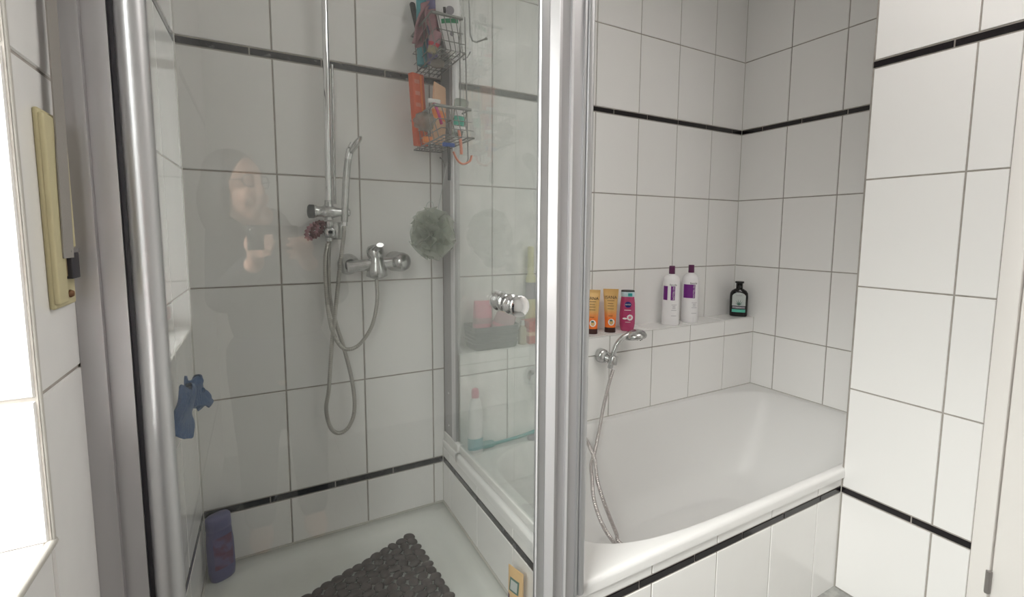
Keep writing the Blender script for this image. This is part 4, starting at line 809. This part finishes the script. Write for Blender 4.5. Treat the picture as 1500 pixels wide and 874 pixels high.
# ------------------------------------------------------------------ the person taking the picture
pr = empty('person', 'dark-haired person in black sweater and glasses holding up a phone before the shower door', 'person', (-2.14, -1.97, .01))
def rem(name, blobs, m, voxel=.009, smooth=6, parent=pr):
    mb = MB()
    for b in blobs:
        if b[0] == 'c':
            pts, rs = [Vector(p) for p in b[1]], b[2]; mb.tube(pts, rs, 16)
            for p, r in ((pts[0], rs[0]), (pts[-1], rs[-1])): mb.lathe([(r*math.cos(R(a)), r*math.sin(R(a))) for a in range(-90, 91, 15)], p, n=16)
            for p, r in zip(pts[1:-1], rs[1:-1]): mb.lathe([(r*math.cos(R(a)), r*math.sin(R(a))) for a in range(-90, 91, 15)], p, n=16)
        else:
            c, (a_, b2, c_), q = Vector(b[1]), b[2], (Matrix.Rotation(b[3], 3, 'Z') if len(b) > 3 else Matrix.Identity(3))
            vs = []; n1, n2 = 24, 14
            for j in range(n2+1):
                ph = math.pi*j/n2
                for k in range(n1):
                    t_ = 2*math.pi*k/n1; vs.append(c+q@Vector((a_*math.sin(ph)*math.cos(t_), b2*math.sin(ph)*math.sin(t_), c_*math.cos(ph))))
            mb.add(vs, [(j*n1+k, j*n1+(k+1) % n1, (j+1)*n1+(k+1) % n1, (j+1)*n1+k) for j in range(n2) for k in range(n1)], 0, True)
    o = mb.build(name, m, parent); o.matrix_parent_inverse = Matrix.Translation(-Vector(parent.location))
    r = o.modifiers.new('r', 'REMESH'); r.mode = 'VOXEL'; r.voxel_size = voxel; r.use_smooth_shade = True
    s_ = o.modifiers.new('s', 'SMOOTH'); s_.factor = .6; s_.iterations = smooth; return o
hc = Vector((-2.285, -1.935, 1.340)); ha = R(-48); ff = Vector((-math.sin(ha), math.cos(ha), 0)); fl = Vector((math.cos(ha), math.sin(ha), 0))
def hd(x, y, z): return hc+fl*x+ff*y+Vector((0, 0, z))
sl, sr = Vector((-2.33, -1.98, 1.18)), Vector((-2.03, -2.03, 1.18))
blobs = [('e', hd(0, -.012, .03), (.070, .088, .085), ha), ('e', hd(0, .022, -.035), (.052, .060, .072), ha), ('e', hd(0, .052, -.088), (.026, .024, .022), ha),
 ('e', hd(0, .088, -.010), (.012, .018, .018), ha), ('e', hd(0, .080, .018), (.009, .012, .03), ha), ('e', hd(.035, .062, -.035), (.022, .02, .024), ha), ('e', hd(-.035, .062, -.035), (.022, .02, .024), ha),
 ('e', hd(0, .082, -.052), (.022, .010, .008), ha), ('e', hd(.073, -.01, -.01), (.010, .018, .028), ha), ('e', hd(-.073, -.01, -.01), (.010, .018, .028), ha),
 ('c', [hd(0, -.02, -.05), Vector((-2.20, -2.0, 1.22)), Vector((-2.18, -2.02, 1.15))], [.048, .052, .06]),
 ('e', Vector((-2.18, -2.03, 1.05)), (.17, .10, .16)), ('e', Vector((-2.18, -2.03, .86)), (.14, .095, .15)), ('e', Vector((-2.18, -2.03, .72)), (.165, .11, .12)),
 ('c', [sl, Vector((-2.345, -1.95, .97)), Vector((-2.245, -1.70, 1.10))], [.05, .043, .026]), ('c', [sr, Vector((-1.99, -1.97, .97)), Vector((-2.10, -1.72, 1.10))], [.05, .043, .026]),
 ('c', [Vector((-2.26, -2.03, .70)), Vector((-2.265, -2.01, .39)), Vector((-2.27, -2.04, .07))], [.085, .055, .035]), ('c', [Vector((-2.10, -2.03, .70)), Vector((-2.09, -2.01, .39)), Vector((-2.08, -2.04, .07))], [.085, .055, .035]),
 ('e', Vector((-2.27, -1.99, .045)), (.042, .11, .034)), ('e', Vector((-2.08, -1.99, .045)), (.042, .11, .034))]
def hand(wr, palm, side):
    L = [('c', [wr, palm], [.022, .026]), ('e', palm+Vector((0, .012, .012)), (.032, .020, .036))]
    for k, ln in enumerate((.9, 1.0, .95, .75)):
        b0 = palm+Vector((side*(-.012+.0), .020, .032-.019*k)); m1 = b0+Vector((side*-.010*ln, .030*ln, .004)); m2 = m1+Vector((side*-.026*ln, .010, .002)); L.append(('c', [b0, m1, m2], [.0085, .0078, .0065]))
    b0 = palm+Vector((side*.004, -.012, .020)); L.append(('c', [b0, b0+Vector((side*-.018, -.010, .022)), b0+Vector((side*-.040, -.006, .030))], [.0105, .009, .0075])); return L
blobs += hand(Vector((-2.245, -1.70, 1.10)), Vector((-2.243, -1.66, 1.145)), -1)+hand(Vector((-2.10, -1.72, 1.10)), Vector((-2.115, -1.665, 1.135)), 1)
body = rem('body', blobs, 'skin', .0065, 4)
rem('hair', [('e', hd(0, -.030, .045), (.086, .088, .088), ha), ('e', hd(.068, -.030, -.05), (.028, .050, .12), ha), ('e', hd(-.068, -.030, -.05), (.028, .050, .12), ha), ('e', hd(0, -.075, -.05), (.088, .05, .13), ha)], 'hair', .008)
rem('sweater', [('e', Vector((-2.18, -2.03, 1.06)), (.19, .12, .165)), ('e', Vector((-2.18, -2.03, .90)), (.165, .118, .20)), ('c', [Vector((-2.195, -2.01, 1.215)), Vector((-2.18, -2.02, 1.15))], [.066, .085]),
 ('c', [sl, Vector((-2.345, -1.95, .97)), Vector((-2.262, -1.745, 1.08))], [.066, .060, .042]), ('c', [sr, Vector((-1.99, -1.97, .97)), Vector((-2.085, -1.765, 1.08))], [.066, .060, .042])], 'sweater', .011)
rem('trousers', [('e', Vector((-2.18, -2.03, .74)), (.178, .125, .13)), ('c', [Vector((-2.26, -2.03, .70)), Vector((-2.265, -2.01, .39)), Vector((-2.27, -2.04, .10))], [.098, .07, .055]), ('c', [Vector((-2.10, -2.03, .70)), Vector((-2.09, -2.01, .39)), Vector((-2.08, -2.04, .10))], [.098, .07, .055])], 'trousers', .012)
mb = MB()
for s in (-1, 1):
    pts = [hd(s*.033+.026*math.cos(a*math.pi/8),   .079-.010*abs(math.cos(a*math.pi/8)), .020+.020*math.sin(a*math.pi/8)) for a in range(17)]; mb.tube(pts, .0022, 8); mb.tube([hd(s*.059, .076, .024), hd(s*.078, -.01, .018)], .0022, 8)
mb.tube([hd(-.007, .080, .022), hd(.007, .080, .022)], .0022, 8); g = mb.build('glasses', 'dark', pr); g.matrix_parent_inverse = Matrix.Translation(-Vector(pr.location))
ph_ = empty('phone', 'black phone held up in both hands in front of the person', 'phone', (CAM.x, CAM.y, CAM.z), rz=_ya)
mb = MB(); mb.box((-.012, -.028, -.056), (.142, -.019, .016), .003); mb.build('phone_body', 'phone', ph_); mb = MB(); mb.lathe([(.008, 0), (.009, -.003), (.007, -.004)], (0, -.018, 0), (0, -1, 0), 20); mb.build('lens_ring', 'chrome', ph_)

pr.location.x += .045; pr.location.y -= .035

for nm, g in (('cream_tube', 'cream tubes'), ('shampoo_bottle', 'shampoo bottles'), ('razor', 'razors hanging on the wire caddy'), ('shower_hose', 'flexible shower hoses'), ('mixer_tap', 'chrome mixer taps'), ('hand_shower', 'hand showers'),
              ('lotion_bottle', 'small lotion bottles'), ('sanitary_pad_pack', 'pink packages in the grey basket'), ('shower_gel_bottle', 'shower gel bottles')):
    for o in bpy.data.objects:
        if o.parent is None and o.name.split('.')[0] == nm: o['group'] = g
